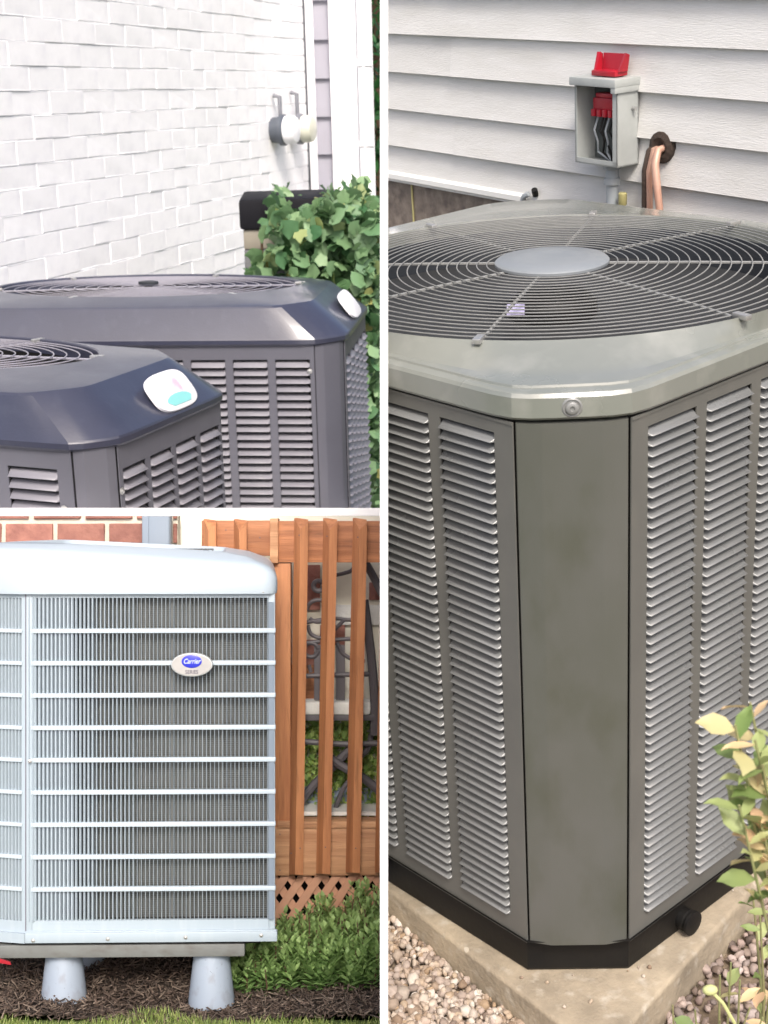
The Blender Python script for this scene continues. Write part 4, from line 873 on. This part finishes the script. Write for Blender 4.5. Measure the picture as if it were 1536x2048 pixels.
# deck floor behind the rim joist
mb = MB(); mb.box(((545-768)*sf, .05, (1024-1640)*sf), (0, .165, (1024-1632)*sf)); dk = obj('deck_floor', mb, 'cushion', label='pale edge of the deck floor seen between the balusters', cat='deck', loc=(0, DF, 0), smooth=False)
mb = MB(); mb.box(((545-768)*sf, .150, (1024-1634)*sf), (0, .160, (1024-1600)*sf)); obj('kerb_board', mb, 'deckfloor', label='slate blue kick board along the back of the deck', cat='board', loc=(0, DF, 0), smooth=False)
# ---- wrought iron patio chair behind the railing
DCh = 3.50; sc_ = DCh/FPX
ch = thing('patio_chair', 'dark wrought iron patio chair with scrolls and a white cushion behind the cedar railing', 'chair', (0, DCh, 0))
def C(px, py, y=0): return ((px-768)*sc_, y, (1024-py)*sc_)
def curve(pts, r, name='scroll', m='iron', y=0, par=ch):
    P = [Vector(C(a, b, y)) for a, b in pts]; out = []
    for i in range(len(P)-1):
        p0 = P[max(i-1, 0)]; p1 = P[i]; p2 = P[i+1]; p3 = P[min(i+2, len(P)-1)]
        for t in np.linspace(0, 1, 6, endpoint=False):
            out.append(.5*((2*p1)+(-p0+p2)*t+(2*p0-5*p1+4*p2-p3)*t*t+(-p0+3*p1-3*p2+p3)*t**3))
    out.append(P[-1]); m2 = MB(); m2.tube(out, r*sc_, 8); return obj(name, m2, m, par)
def circ(cx, cy, r, a0=0, a1=360, n=14): return [(cx+r*math.cos(math.radians(a)), cy+r*math.sin(math.radians(a))) for a in np.linspace(a0, a1, n)]
curve([(728, 1120), (745, 1150), (765, 1190)], 8, 'arm')
curve([(728, 1200), (736, 1260), (744, 1330), (749, 1400), (748, 1470)], 9, 'back_frame')
curve([(672, 1150), (690, 1146), (704, 1140), (716, 1120)], 4)
curve(circ(637, 1172, 10, 0, 330), 5); curve(circ(636, 1222, 22, 180, 500), 4); curve(circ(622, 1300, 14, 0, 350), 4.5)
curve([(612, 1245), (640, 1240), (670, 1237), (700, 1240), (728, 1238)], 4, 'crossbar'); curve([(616, 1250), (622, 1268), (645, 1276), (668, 1260), (690, 1238)], 4)
curve([(674, 1285), (684, 1305), (704, 1318), (730, 1322)], 4); curve([(612, 1352), (670, 1350), (745, 1348)], 5, 'crossbar'); curve([(612, 1286), (640, 1283)], 4, 'crossbar'); curve([(660, 1280), (730, 1276)], 4, 'crossbar')
curve([(618, 1330), (622, 1345)], 4)
for px in (636, 680): m2 = MB(); m2.bbox(C(px-8, 1400, .0), C(px+10, 1290, .006), .001); obj('back_slat', m2, 'iron', ch)
m2 = MB(); a_ = C(578, 1428, -.02); b_ = C(742, 1402, .05); m2.bbox((a_[0], -.02, a_[2]), (b_[0], .05, b_[2]), .008); obj('cushion', m2, 'cushion', ch)
m2 = MB(); a_ = C(578, 1440, -.02); b_ = C(748, 1427, .05); m2.bbox((a_[0], -.015, a_[2]), (b_[0], .045, b_[2]), .003); obj('seat_frame', m2, 'iron', ch)
curve([(576, 1478), (620, 1484), (690, 1488), (770, 1486)], 6, 'stretcher')
curve([(585, 1630), (620, 1580), (665, 1535), (700, 1500)], 9, 'leg', y=.01); curve([(770, 1590), (725, 1555), (680, 1530), (640, 1500)], 9, 'leg'); curve([(670, 1620), (685, 1580), (700, 1560)], 5, 'leg'); curve([(742, 1470), (735, 1500), (700, 1530)], 6, 'leg', y=.01)
# ---- lawn and bush seen through the railing
bh_ = thing('garden_bush', 'bright yellow green bush glimpsed through the balusters under the patio chair', 'bush', (0, 3.545, 0))
def bbx(n):
    px = rng.uniform(570, 790, n); py = rng.uniform(1445, 1640, n); return np.stack([(px-768)*3.545/FPX, rng.uniform(-.0, .02, n), (1024-py)*3.545/FPX], 1)
foliage(2600, bbx, .022, 'foliage', 'sunbush', LV, LFq, bh_)
# ---- green shrub
sh = thing('leafy_shrub', 'dense bright green leafy shrub between the pale condenser and the lattice', 'shrub', (lp_(620, 1024, 3.12).x, 3.12, GY))
lx0, lx1 = lp_(462, 0, 3.1).x-lp_(620, 0, 3.12).x, .20
def shtop(x):     # height over the mulch
    px = x*FPX/3.1+620
    return np.interp(px, [455, 480, 520, 560, 600, 640, 690, 730, 760, 800], [.05, .10, .115, .115, .13, .145, .165, .185, .19, .19])
def shoots(n):
    x = rng.uniform(lx0, lx1, n); y = rng.uniform(-.10, .17, n); return x, y
leaf_P, leaf_R, leaf_S, tn = [], [], [], []
xs_, ys_ = shoots(420)
stems = MB()
for x, y in zip(xs_, ys_):
    h = float(shtop(x))*random.uniform(.6, 1.08)*(1-.25*max(0, -y)/.1); lean = Vector((random.uniform(-.3, .3), random.uniform(-.35, .1), 1)).normalized(); col_ = random.random()
    if h < .03: continue
    k = max(5, int(h/.0105))
    if random.random() < .25: stems.tube([(x, y, 0), tuple(Vector((x, y, 0))+lean*h)], .0015, 4)
    for i in range(k):
        f = i/k; p = Vector((x, y, 0))+lean*h*f; a = i*2.4
        for a_ in (a, a+PI):
            e = .35+.8*f; Rm = (Matrix.Rotation(a_+random.uniform(-.3, .3), 3, 'Z') @ Matrix.Rotation(e+random.uniform(-.3, .2), 3, 'X'))
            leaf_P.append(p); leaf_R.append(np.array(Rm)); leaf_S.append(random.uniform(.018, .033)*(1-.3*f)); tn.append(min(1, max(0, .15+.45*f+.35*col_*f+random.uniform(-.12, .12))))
Pn = np.array([p[:] for p in leaf_P]); LVn = np.array(LV)*[.95, 1, 1]
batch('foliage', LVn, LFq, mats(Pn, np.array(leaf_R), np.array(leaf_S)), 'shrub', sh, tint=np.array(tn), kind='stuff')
obj('stems', stems, 'twig', sh, kind='stuff')
# red flag at the left edge
rf = thing('red_tag', 'tiny red tag poking in at the left edge above the mulch', 'tag', lp_(8, 1920, 2.88))
mb = MB(); mb.add([(-.02, 0, .006), (.012, 0, -.004), (.014, 0, -.010), (-.02, 0, -.004), (-.02, .003, .006), (.012, .003, -.004), (.014, .003, -.010), (-.02, .003, -.004)],
    [(0, 3, 2, 1), (4, 5, 6, 7), (0, 1, 5, 4), (2, 3, 7, 6), (1, 2, 6, 5), (3, 0, 4, 7)]); obj('strip', mb, 'red', rf, smooth=False)

# ================================================================== where yards meet a divider, geometry ends inside it
bpy.context.view_layer.update()
cinv = CAM4.inverted()
PL = {'U': [((-.001, 0, 0), (1, 0, 0)), ((0, .001, 0), (0, -1, 0))], 'L': [((-.0015, 0, 0), (1, 0, 0)), ((0, 0, 0), (0, 1, -8.2/FPX))], 'R': [((.0015, 0, 0), (-1, 0, 0))]}
SKIP = ('divider_wall', 'terrace_slab', 'ground')
for o in list(scene.objects):
    if o.type != 'MESH' or o.name.split('.')[0] in SKIP: continue
    y = REG.get(o.name)
    if y not in PL: continue
    mw = cinv @ o.matrix_world
    co = np.array([tuple(mw @ Vector(b)) for b in o.bound_box])
    dead = False; cut = []
    for pc, pn in PL[y]:
        dist = (co-np.array(pc)) @ np.array(pn)
        if dist.min() > 0: dead = True
        elif dist.max() > 0: cut.append((pc, pn))
    if dead:
        for chd in o.children: chd.parent = o.parent if False else chd.parent
        o['dead'] = 1; continue
    if not cut: continue
    if o.data.users > 1: o.data = o.data.copy()
    inv = mw.inverted(); bm = bmesh.new(); bm.from_mesh(o.data)
    for pc, pn in cut:
        lc = inv @ Vector(pc); ln = (mw.to_3x3().transposed() @ Vector(pn)).normalized()
        bmesh.ops.bisect_plane(bm, geom=bm.verts[:]+bm.edges[:]+bm.faces[:], plane_co=lc, plane_no=ln, clear_outer=True)
    if len(bm.faces) == 0: o['dead'] = 1
    bm.to_mesh(o.data); bm.free()
def alive(o): return any(('dead' not in c_ and c_.type == 'MESH') or alive(c_) for c_ in o.children)
for o in sorted([o for o in scene.objects if 'dead' in o], key=lambda o: -len(o.children_recursive)*0):
    if not alive(o):
        for c_ in o.children_recursive: bpy.data.objects.remove(c_)
        bpy.data.objects.remove(o)
